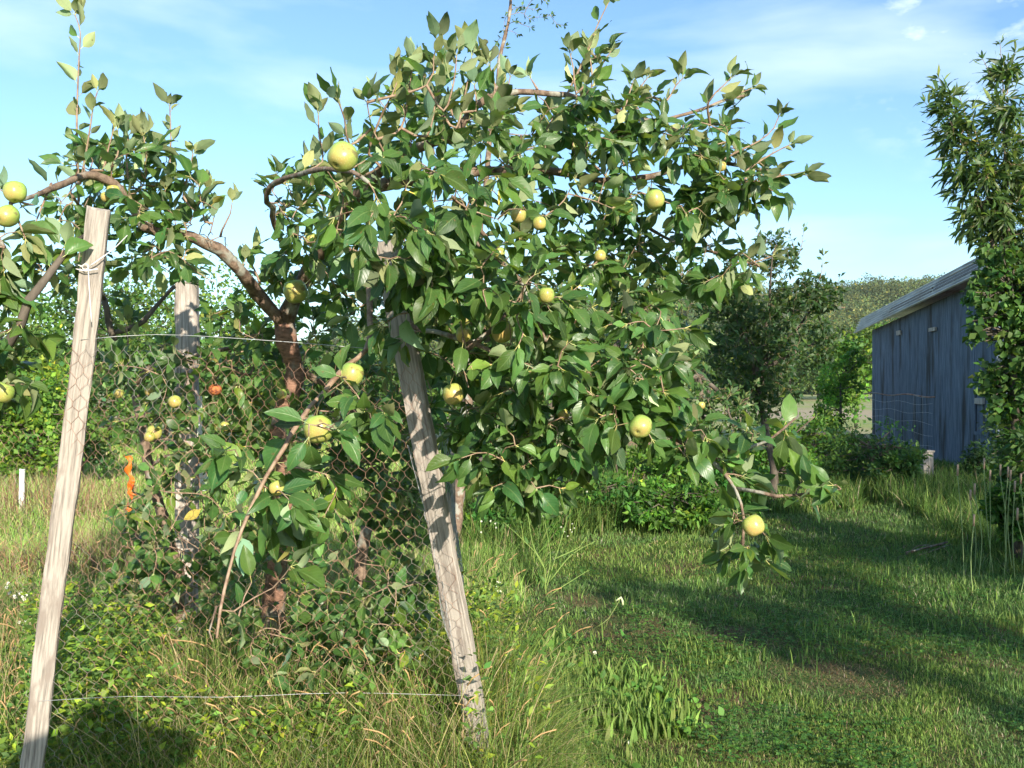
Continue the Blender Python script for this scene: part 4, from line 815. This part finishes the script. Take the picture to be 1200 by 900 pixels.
# slender apple tree inside the netting, beside the grey post
b = at(214,450,4.4); b[2] = 0
T2 = Tree('apple_tree', 'slender crooked apple tree beside the square grey post with yellow fruit', b)
T2.limb([(214,850,4.4),(212,700,4.4),(206,650,4.38),(192,590,4.35),(178,545,4.3),(170,500,4.3),(160,465,4.3),(159,447,4.3)], .034, .020, 'trunk')
T2.limb([(159,450,4.3),(170,436,4.28),(190,425,4.25),(230,415,4.2),(290,404,4.2),(325,398,4.2)], .018, .006)
T2.limb([(159,450,4.3),(145,421,4.3),(133,390,4.25),(122,350,4.2)], .019, .013, mat=M_BARKD)
T2.limb([(133,390,4.25),(160,384,4.25),(180,368,4.3),(205,335,4.3)], .014, .009, mat=M_BARKD)
T2.limb([(122,350,4.2),(100,320,3.9),(90,280,3.6),(92,240,3.45)], .012, .006)
T2.limb([(178,545,4.3),(195,535,4.2),(225,530,4.15),(250,540,4.1)], .010, .004)
T2.limb([(206,650,4.38),(170,640,4.3),(140,600,4.3)], .009, .004)
T2.limb([(300,404,4.2),(295,440,4.1),(262,430,4.0),(252,445,4.0)], .007, .004)
def M2(poly, n, D0, D1, L, **kw): T2.grow(gp(poly, n, D0, D1), L, **kw)
M2([(130,430),(200,400),(330,405),(345,470),(300,520),(250,540),(200,530),(170,480)], 105, 3.8, 4.5, .075, tipn=4, droop=.3)
M2([(230,370),(270,345),(320,380),(330,420),(240,410)], 16, 3.8, 4.2, .085, droop=.2, face=.9)
M2([(95,350),(135,330),(160,400),(150,440),(100,440)], 12, 3.9, 4.4, .075)
M2([(140,580),(230,540),(280,600),(270,680),(190,690),(150,650)], 26, 3.8, 4.4, .075, droop=.4)
M2([(310,480),(350,480),(340,640),(290,660),(300,560)], 18, 3.7, 4.2, .08)
M2([(95,270),(115,250),(125,310),(100,335)], 8, 3.6, 4.0, .055)
for sh in [[(230,545,4.1),(238,590,4.0),(240,625,4.0)], [(270,410,4.1),(280,385,4.1),(285,365,4.1)], [(150,405,4.2),(148,380,4.2)]]: T2.shoot(sh, L=.08)
print('t2', T2.finish(rows=5, cols=3, yellow=.06, clear=CLEAR))
hang(T2.root, T2.allnodes(), [(205,471,4.0,7.5,M_APPLEY,None),(181,507,4.0,8.5,M_APPLEY,None),(139,461,4.1,6,M_APPLEY,None),(175,458,4.2,6,M_APPLEY,None),(252,457,3.95,8.5,M_ROT,'orange-brown rotten apple shrivelled on its twig'),(263,500,4.0,6,M_APPLEY,None),(98,305,3.6,9,M_APPLEY,None),(107,318,3.6,7,M_APPLEY,None),(330,462,3.9,6,None,None),(322,570,3.9,8,M_APPLEY,None),(175,512,3.95,6,M_APPLEY,None)])

# neighbouring apple tree whose boughs enter at the left edge
b = A(-2.35, 2.9, 0)
T3 = Tree('apple_tree', 'neighbouring apple tree reaching in at the left edge with shaded leaves', b)
T3.limb([tuple(b), (-2.3,2.9,.8), (-2.1,2.85,1.4)], .05, .04, 'trunk', pix=False)
T3.limb([tuple(A(-2.1,2.85,1.4)), tuple(at(-60,440,2.8)), tuple(at(5,400,2.75)), tuple(at(28,352,2.75)), tuple(at(55,315,2.8)), tuple(at(88,283,2.95)), tuple(at(100,275,3.0))], .03, .006, pix=False, mat=M_BARKD)
T3.limb([tuple(A(-2.1,2.85,1.4)), tuple(at(-80,300,2.8)), tuple(at(-30,260,2.7)), tuple(at(5,290,2.65))], .03, .006, pix=False)
def M3(poly, n, D0, D1, L, **kw): T3.grow(gp(poly, n, D0, D1), L, **kw)
M3([(-60,340),(10,345),(48,400),(38,450),(0,470),(-60,480)], 34, 2.5, 3.0, .095, droop=.7, up=0, face=.2)
M3([(-40,270),(15,280),(12,330),(-30,350)], 12, 2.6, 2.8, .10, droop=.6, face=.2)
M3([(30,300),(75,280),(80,320),(55,360),(30,350)], 8, 2.7, 3.0, .08, droop=.3)
print('t3', T3.finish(rows=6, cols=5))
hang(T3.root, T3.allnodes(), [(3,460,2.6,12,None,None)])

# ================================================================== GRASS AND WEEDS
def blades(acc, P, h, w, lean, az, col, seg=3, curl=1.0, m=0):
    n = len(P); t = np.linspace(0, 1, seg+1); dx = np.stack([np.cos(az), np.sin(az), 0*az], -1)
    fa = az+math.pi/2+rng.normal(0,.7,n); sx = np.stack([np.cos(fa), np.sin(fa), 0*fa], -1)
    tt = t[None,:,None]; le = lean[:,None,None]
    zc = h[:,None,None]*(tt*np.sqrt(np.maximum(0,1-.0*le)) - .45*le**2*tt**(2.6))
    ctr = P[:,None]+dx[:,None]*(h[:,None,None]*le*tt**(1.7)*curl)+A(0,0,1)*zc
    wp = (1-tt**1.8)*w[:,None,None]*(.75+.6*tt*(1-tt)*2)
    Lf = ctr-sx[:,None]*wp/2; Rt = ctr+sx[:,None]*wp/2
    V = np.concatenate([np.stack([Lf[:,:-1], Rt[:,:-1]], 2).reshape(n,-1,3), ctr[:,-1:]], 1); nv = 2*seg+1
    i = np.arange(seg-1)*2; q = np.stack([i, i+1, i+3, i+2], -1); base = (np.arange(n)*nv)[:,None,None]
    Tt = np.array([[2*seg-2, 2*seg-1, 2*seg]])
    acc.add(V.reshape(-1,3), (q[None]+base).reshape(-1,4), (Tt[None]+base).reshape(-1,3), m, np.repeat(col, nv, 0))
def pix_x(x, y): return CX+x/y*F
def wedge(n, D0, D1, l=-.62, r=.62):
    D = np.exp(rng.uniform(math.log(D0), math.log(D1), n)); x = rng.uniform(l, r, n)*D; return x, D
G1 = np.array([.115,.200,.040]); G2 = np.array([.190,.275,.066]); STRAW = np.array([.48,.40,.22]); DK = np.array([.05,.105,.022]); RED = np.array([.26,.15,.085])
def colmix(n, parts):                                    # parts: list of (colour, weight)
    w = np.array([p[1] for p in parts], float); k = rng.choice(len(parts), n, p=w/w.sum()); c = np.array([p[0] for p in parts])[k]
    return np.clip(c*np.exp(rng.normal(0,.20,(n,1)))*np.exp(rng.normal(0,.07,(n,3))), .005, .8)
edge = lambda y: .18+.05*np.sin(y*2.1)-.05*(y-4)         # where the rough ends and the mown path begins
# mown path
x, y = wedge(330000, 3.4, 19, -.25, .66); k = (x > edge(y)) & (y < 14+.5*x); x, y = x[k], y[k]
dirt = np.zeros(len(x))
for px__, py__, rx_, ry_ in ((725,738,.38,.55),(770,770,.16,.7),(810,835,.12,.35),(935,790,.30,.30),(1010,800,.30,.35),(880,750,.3,.4),(700,700,.3,.3)):
    D__ = EYE*F/(py__-HY); dirt = np.maximum(dirt, 1-((x-(px__-CX)/F*D__)/rx_)**2-((y-D__)/ry_)**2)
dirt = np.clip(dirt*2.2+(fb(x,y,.28,5)-.5)*2.2*(dirt>-.4), 0, 1)
k = rng.random(len(x)) > dirt*.88
kd = (dirt > .1) & ~k & (rng.random(len(x)) < .5); xd, yd = x[kd], y[kd]; x, y, dirt = x[k], y[k], dirt[k]
a = Acc(); nd = len(xd); blades(a, np.stack([xd,yd,gz(xd,yd)+.002],-1), rng.uniform(.012,.035,nd), rng.uniform(.002,.005,nd), rng.uniform(.8,1.8,nd), rng.random(nd)*6.28, colmix(nd, [(RED*.8,3),(STRAW*.55,3),(np.array([.12,.08,.05]),3)]), seg=2)
tag(a.build('dead_thatch', M_GRASS), kind='stuff')
tuft = fb(x, y, .5, 9); rough = np.clip((x-(.36*y+.1))/.8, 0, 1)*np.clip((y-6)/2,0,1)
h = (.018+.045*np.clip(tuft-.35,0,1)+.008*(y/6))*rng.uniform(.6,1.4,len(x))+rough*.16*rng.random(len(x))*np.clip(fb(x,y,.8,14)*2.4-.6,0,1)
n = len(x); c = colmix(n, [(G1,4),(G2,3.2),(DK,1.0),(STRAW*.8,.45)])*(1-.25*dirt[:,None])
gtone = fb(x, y, 1.4, 31)[:,None]; c = c*(.75+.5*gtone)*np.where(gtone > .52, np.array([[1.05,1.0,1.0]]), np.array([[.9,.98,1.25]]))
a = Acc(); blades(a, np.stack([x,y,gz(x,y)],-1), h, np.maximum(.0028, .0009*y)*rng.uniform(.7,1.4,n), rng.uniform(.1,1.1,n), rng.random(n)*6.28, c, seg=2)
tag(a.build('lawn_grass', M_GRASS), kind='stuff')
# clover and plantain leaves low in the lawn
n = 15000; x, y = wedge(n, 3.5, 9, -.1, .6); k = (x > edge(y)-.1) & (fb(x,y,.7,40) > .50); x, y = x[k], y[k]; n = len(x)
a = Acc(); P = np.stack([x, y, gz(x,y)+rng.uniform(.01,.07,n)], -1); aa = rng.random(n)*6.28
for q in range(3):
    D = np.stack([np.cos(aa+q*2.09), np.sin(aa+q*2.09), rng.uniform(-.05,.4,n)], -1)
    leaves(a, P, D, np.tile([0,0,1.], (n,1))+rng.normal(0,.25,(n,3)), rng.uniform(.010,.021,n), .48, 0, tints(n,.2,0)*[1.0,1.25,.9], 2, 3, shape=1.25, wave=0, curl=.1)
tag(a.build('clover', M_BUSH), kind='stuff')
# rough grass under the trees and in front of the netting
x, y = wedge(170000, 3.05, 7.5, -.62, .12); k = (x < edge(y)+.08*rng.normal(0,1,len(x))); x, y = x[k], y[k]
dens = fb(x, y, .6, 51); k = rng.random(len(x)) < .35+1.0*dens; x, y = x[k], y[k]; n = len(x); tall = fb(x, y, 1.1, 60); cage = np.clip((x+1.75)/.3,0,1)*np.clip((y-3.15)/.3,0,1)*np.clip((5.0-y)/.6,0,1)
near = np.clip((5.2-y)/1.5, 0, 1); inside = np.clip((x+2.0)/.8,0,1)
mp_ = .55+.45*inside*near
h = (.12+.34*tall)*rng.uniform(.45,1.35,n)*mp_*(1+.55*cage)*np.clip((edge(y)-x)/.35+.25, .25, 1)
c = colmix(n, [(G1,4.2),(G2,4.8),(STRAW,2.0),(DK,1.0),(np.array([.28,.31,.07]),2.2)])
a = Acc(); blades(a, np.stack([x,y,gz(x,y)],-1), h, rng.uniform(.0025,.007,n), rng.uniform(.15,1.25,n), rng.random(n)*6.28, c, seg=4)
tag(a.build('rough_grass', M_GRASS), kind='stuff')
# taller straw stems with seed heads
n = 1900; x, y = wedge(n, 3.1, 6.2, -.60, .02); k = x < edge(y)-.15; x, y = x[k], y[k]; n = len(x); a = Acc()
for i in range(n):
    hh = rng.uniform(.22,.60); dx = rng.normal(0,.16,2); p_ = A(x[i], y[i], 0); q = p_+A(dx[0]*hh*2, dx[1]*hh*2, hh); c_ = STRAW*rng.uniform(.7,1.3) if rng.random() < .65 else G2*1.2
    P = spline([p_, (p_+q)/2+A(-dx[0]*.12,-dx[1]*.1,.04), q], .09); a.tube(P, .0011, 3, col=c_, cap=False)
    if rng.random() < .5: a.tube(spline([q, q+A(dx[0]*.1, dx[1]*.1, .025), q+A(dx[0]*.25, dx[1]*.2, .04)], .02), np.array([.001,.004,.0035,.001,.001])[:len(spline([q, q+A(dx[0]*.4, dx[1]*.3, .03), q+A(dx[0]*.9, dx[1]*.6, .03)], .02))] if False else .0026, 4, col=STRAW*np.array([1.05,.85,.75])*rng.uniform(.7,1.2))
tag(a.build('seeding_grass', M_GRASS), kind='stuff')
# low herb leaves among the rough grass (vetch-like, yellow-green)
n = 75000; x, y = wedge(n, 3.1, 6.0, -.60, .07); k = (x < edge(y)-.10-rng.uniform(0,.5,len(x))**2) & (fb(x,y,.5,71) > .42); x, y = x[k], y[k]; n = len(x); a = Acc()
P = np.stack([x, y, rng.uniform(.03,.66,n)*np.clip((5.6-y)/1.2,.3,1)*np.clip(fb(x,y,.7,77)*1.7,.3,1)*np.where(x/y < -.52, .5, 1)], -1); D = rng.normal(0,1,(n,3)); D[:,2] = np.abs(D[:,2])*.6
leaves(a, P, D, A(0,0,1)+rng.normal(0,.5,(n,3))+SUN*.5, rng.uniform(.012,.048,n), .24, 0, tints(n,.32,.25,(2.4,1.8,.9))*[1.5,1.4,1.2], 2, 3)
tag(a.build('weed_leaves', M_BUSH), kind='stuff')
# meadow behind, left and centre
x, y = wedge(120000, 6.5, 24, -.66, .12); k = x < edge(y)+.0; x, y = x[k], y[k]; n = len(x)
tone = fb(x, y, 3.5, 81); redz = np.clip((fb(x, y, 1.8, 90)-.42)*4, 0, 1)*(pix_x(x,y) < 165)*.8*(y > 7)*(y < 13)
h = (.05+.16*tone)*rng.uniform(.5,1.4,n)+redz*rng.uniform(.1,.55,n)*.8
c = colmix(n, [(G1*1.5,3),(G2*1.55,5),(STRAW*1.1,1.3)]); kk = rng.random(n) < redz*.8; c[kk] = colmix(kk.sum(), [(RED,3),(STRAW*.8,2)]); 
a = Acc(); blades(a, np.stack([x,y,gz(x,y)],-1), h, np.maximum(.003,.0009*y)*rng.uniform(.7,1.3,n), rng.uniform(.1,1.0,n), rng.random(n)*6.28, c, seg=2)
tag(a.build('meadow_grass', M_GRASS), kind='stuff')
# long dark grass beyond the lawn, and along the shed side
x, y = wedge(120000, 7.2, 22, -.10, .64); px_ = pix_x(x, y)
lim = np.where(px_ < 850, 9.3, np.where(px_ < 1010, 11.5, 13.0-6.2*np.clip((px_-1010)/190, 0, 1))); k = y > lim+.5*(fb(x,y,.8,3)-.5)*2; k |= (px_ < 640) & (y > 7.0); x, y, px_ = x[k], y[k], px_[k]; n = len(x)
tl = fb(x, y, 1.2, 95); h = (.12+.42*tl*np.clip((y-7)/3,.3,1)+.38*((px_<880)&(y>8.4)&(y<11.5))*.35)*rng.uniform(.4,1.2,n)*np.where(y > 17, .5, 1)
c = colmix(n, [(G1,4),(G2*.85,3),(DK,3),(STRAW*.7,.5)])
a = Acc(); blades(a, np.stack([x,y,gz(x,y)],-1), h, np.maximum(.007,.0011*y)*rng.uniform(.7,1.4,n), rng.uniform(.1,1.0,n), rng.random(n)*6.28, c, seg=3)
tag(a.build('long_grass', M_GRASS), kind='stuff')
# broad upright blades at the path edge, and scattered tufts on the lawn
def tufts(name, spots, hr, wr_, cset, lab=None):
    a = Acc()
    for (x0, y0, sp, k) in spots:
        xx = x0+rng.normal(0,sp,k); yy = y0+rng.normal(0,sp*1.1,k); h = rng.uniform(*hr, k)
        blades(a, np.stack([xx,yy,gz(xx,yy)],-1), h, rng.uniform(*wr_, k), rng.uniform(.05,.55,k), rng.random(k)*6.28, colmix(k, cset), seg=4)
    return tag(a.build(name, M_GRASS), kind='stuff')
tufts('broad_blades', [(.18+rng.random()*.62, 4.0+rng.random()*1.0, .06, 12) for _ in range(120)]+[(.15+.3*rng.random(), 3.6+rng.random()*2.2, .09, 9) for _ in range(30)], (.05,.15), (.012,.026), [(G2*1.0,3),(G1*1.1,2)])
tufts('lawn_tufts', [(q[0], q[1], .06, 14) for q in zip(*wedge(120, 4.6, 11, .05, .6))]+[(at(x_,450,D)[0], D, .14, 26) for x_, D in ((1040,7.4),(1010,7.2),(985,8.5),(930,8.4),(1110,6.8),(1150,6.2),(1130,7.4),(1170,8.0),(880,9.0),(820,9.2),(760,9.4),(1190,6.8),(1080,8.4),(700,9.2))]*2, (.04,.12), (.005,.010), [(G2*1.1,3),(G1,3)])
n = 1500; x, y = wedge(n, 3.45, 5.6, -.06, .24); k = (fb(x,y,.35,23) > .50) & (np.hypot((x/y-.08)/.13, (y-4.3)/1.1) < rng.uniform(.3,1.2,n)); x, y = x[k], y[k]; n = len(x); a = Acc()
D = rng.normal(0,1,(n,3)); D[:,2] = np.abs(D[:,2])*.7+.25
leaves(a, np.stack([x,y,rng.uniform(.0,.10,n)],-1), D, A(0,0,1)+rng.normal(0,.5,(n,3))+SUN*.4, rng.uniform(.02,.055,n), .30, 0, tints(n,.25,.03)*[1.25,1.45,1.0], 4, 3)
tag(a.build('broad_weeds', M_BUSH), kind='stuff')
# white flower heads dotted in the rough
a = Acc()
def puff(c_, r_, col):
    u = nrm(rng.normal(0,1,(9,3)))*r_
    for d_ in u: a.box(c_+d_*.7, (r_*.32,)*3, col=col)
for (px,py,D,k,r_) in [(634,600,8.6,6,.010),(645,598,8.6,4,.010),(668,622,7.6,7,.006),(585,685,6.0,8,.006),(575,615,7.4,5,.008),(600,830,4.1,1,.012),(738,870,3.9,1,.010),(697,765,5.1,1,.010),(24,700,5.4,5,.010),(12,690,5.6,4,.010),(30,728,5.2,3,.009),(1098,760,5.8,1,.012),(690,575,9.5,3,.010)]:
    for q in range(k):
        c_ = at(px+rng.normal(0,5*(k>1)), py+rng.normal(0,5*(k>1)), D+rng.normal(0,.05)); puff(c_, r_, (.72,.72,.58)); a.tube([c_, A(c_[0]+.01,c_[1],max(0,c_[2]-.2))], .0011, 3, col=G2, cap=False)
tag(a.build('small_flowers', M_STEM), kind='stuff')
# branching weed in front of the dark bank
wb = at(640, 690, 6.9); wb[2] = 0; wd = empty('tall_weed', 'spindly branching weed at the left edge of the shaded path', 'weed', wb)
a = Acc(); lf = Acc(); lp=[]; ldr=[]
for pts in ([(640,700),(636,660),(612,632),(590,612)],[(638,690),(645,655),(640,620),(636,600)],[(640,690),(652,650),(664,610),(662,590)],[(645,680),(670,650),(698,634)],[(640,670),(625,640),(618,600),(610,580)],[(650,655),(680,640),(690,620)],[(640,700),(655,690),(690,668)]):
    P = spline([at(x_,y_,6.9+.002*(x_-640)) for x_,y_ in pts], .05); a.tube(P, np.linspace(.0042,.0018,len(P)), 5, col=(.20,.29,.07))
    for q in P[2::2]: lp.append(q); ldr.append(rng.normal(0,1,3)+A(0,0,.5))
leaves(lf, np.array(lp), np.array(ldr), np.tile([0,0,1.],(len(lp),1))+rng.normal(0,.3,(len(lp),3)), rng.uniform(.03,.09,len(lp)), .14, 0, tints(len(lp),.2,0)*1.4, 3, 3)
a.build('stalk', M_STEM, wd); lf.build('foliage', M_BUSH, wd)
wb = at(722, 712, 6.0); wb[2] = 0; a = Acc(); a.tube(spline([wb+A(-.12,0,0), wb+A(-.05,0,.05), at(728,700,6.0)], .03), .0022, 4, col=(.25,.31,.10)); a.tube(spline([at(722,704,6.0), at(728,700,6.0), at(730,709,6.0)], .02), .007, 5, col=(.55,.6,.35))
tag(a.build('seedling_weed', M_STEM, None, offset=wb), 'single pale-tipped weed stalk at the shadow edge on the path', 'weed')
# plantain spikes at the right
spk = [(1130,700,1122,556,8.4),(1165,640,1153,548,8.6),(1188,650,1184,562,8.6),(1196,645,1196,566,8.6),(1176,640,1172,556,8.5),(1160,640,1160,562,8.7),(1142,625,1137,585,8.8),(1146,640,1142,578,8.5),(1140,690,1141,615,8.0),(1193,680,1192,608,7.8),(1181,645,1181,558,8.7),(1190,655,1189,575,8.4)]
for i, (x0,y0,x1,y1,D) in enumerate(spk):
    D -= 1.3
    b_ = at(x0,450,D); b_[2] = 0; top = at(x1,y1,D); r_ = empty('plantain_spike', 'slender weed stalk with a pinkish brown spike head before the vine', 'weed', b_, 'spiked weed stalks at the right edge')
    a = Acc(); a.tube(spline([b_, (b_+top)/2+A(rng.normal(0,.03),0,.02), top], .08), .0035, 5, col=(.19,.26,.10)); a.build('stalk', M_STEM, r_)
    a = Acc(); a.tube(spline([top-A(0,0,.01), top+A(.002,0,.04), top+A(.003,0,.075)], .03), .0075, 7, col=(.34,.24,.17)); a.build('seed_head', M_STEM, r_)
# windfall in the weeds at the foot of the netting, and two dead sticks on the lawn
apple(None, at(152,886,3.55), .045, (.3,-.5,.8), M_APPLEY, 'yellow-green fallen apple lying in the weeds at lower left', cat='apple')
for x0,y0,x1,y1,D,lab in ((1110,655,1062,672,8.6,'grey-brown dead branch lying on the grass right of the lawn tufts'),(905,520,955,488,14,'thin dead stick leaning out of the weeds left of the bramble mound')):
    p_ = at(x0,y0,D); q = at(x1,y1,D-.3); a = Acc()
    if D < 10: p_[2] = .10; q[2] = .06
    for d_ in range(4 if D < 10 else 1):
        o_ = rng.normal(0,.03,3)*(d_>0); a.tube(spline([p_+o_, (p_+q)/2+rng.normal(0,.03,3), q+o_*2], .08), .009-.0015*d_, 6)
    o_ = a.build('dead_branch', M_BARK, None, offset=p_); tag(o_, lab, 'branch')

# ================================================================== THE PHOTOGRAPHER (stands behind the camera; only the shadow shows)
pr = empty('person', 'person in a sun hat and shirt holding a camera up to the eye', 'person', (0,-.32,0))
def skin(name, verts, edges, rad, mat, parent, lv=2):
    me = bpy.data.meshes.new(name); me.from_pydata([tuple(v) for v in verts], edges, []); o = bpy.data.objects.new(name, me); COL.objects.link(o); o.parent = parent
    sm = o.modifiers.new('Skin', 'SKIN')
    for i, r_ in enumerate(rad): me.skin_vertices[0].data[i].radius = (r_, r_) if not isinstance(r_, tuple) else r_
    me.skin_vertices[0].data[0].use_root = True
    ss = o.modifiers.new('Subsurf', 'SUBSURF'); ss.levels = lv; ss.render_levels = lv; me.materials.append(mat); return o
M_SKIN = noise_mat('skin', (.45,.27,.20), (.52,.33,.25), (20,20,20), .55, 0); M_SHIRT = noise_mat('cotton shirt', (.15,.20,.32), (.20,.26,.38), (60,60,60), .9, .1); M_HAT = noise_mat('straw', (.45,.36,.20), (.60,.50,.30), (60,60,60), .85, .3)
v = [(0,0,.95),(0,0,1.12),(0,.0,1.32),(0,0,1.44),(0,.01,1.52),(0,.03,1.60),(0,.02,1.68), (-.17,0,1.40),(-.33,.06,1.24),(-.09,.21,1.47),(-.06,.235,1.52), (.17,0,1.40),(.33,.06,1.24),(.09,.21,1.47),(.06,.235,1.52), (-.09,0,.88),(-.10,.01,.50),(-.11,-.01,.09),(-.11,.13,.03), (.09,0,.88),(.10,.01,.50),(.11,-.01,.09),(.11,.13,.03)]
e = [(0,1),(1,2),(2,3),(3,4),(4,5),(5,6),(3,7),(7,8),(8,9),(9,10),(3,11),(11,12),(12,13),(13,14),(0,15),(15,16),(16,17),(17,18),(0,19),(19,20),(20,21),(21,22)]
rad = [(.15,.11),(.13,.10),(.16,.11),(.10,.08),.055,.085,.075,.06,.045,.032,.03,.06,.045,.032,.03,.09,.062,.042,.035,.09,.062,.042,.035]
if True: skin('body', v, e, rad, M_SHIRT, pr)
a = Acc(); th = np.arange(28)/28*2*math.pi; prof = [(0,.13),(.07,.12),(.10,.07),(.108,.0),(.18,-.015),(.28,-.040),(.28,-.045),(.10,-.01)]
V = np.array([[(r_*math.cos(t_), r_*math.sin(t_), z_) for t_ in th] for r_, z_ in prof]); i = np.arange(len(prof)-1)[:,None]*28; j = np.arange(28)[None]; j2 = (j+1)%28
a.add(V.reshape(-1,3)+A(0,-.30,1.70), np.stack([i+j,i+28+j,i+28+j2,i+j2],-1).reshape(-1,4)); a.build('hat', M_HAT, pr)

pr.scale = (1.12, 1, 1.06)
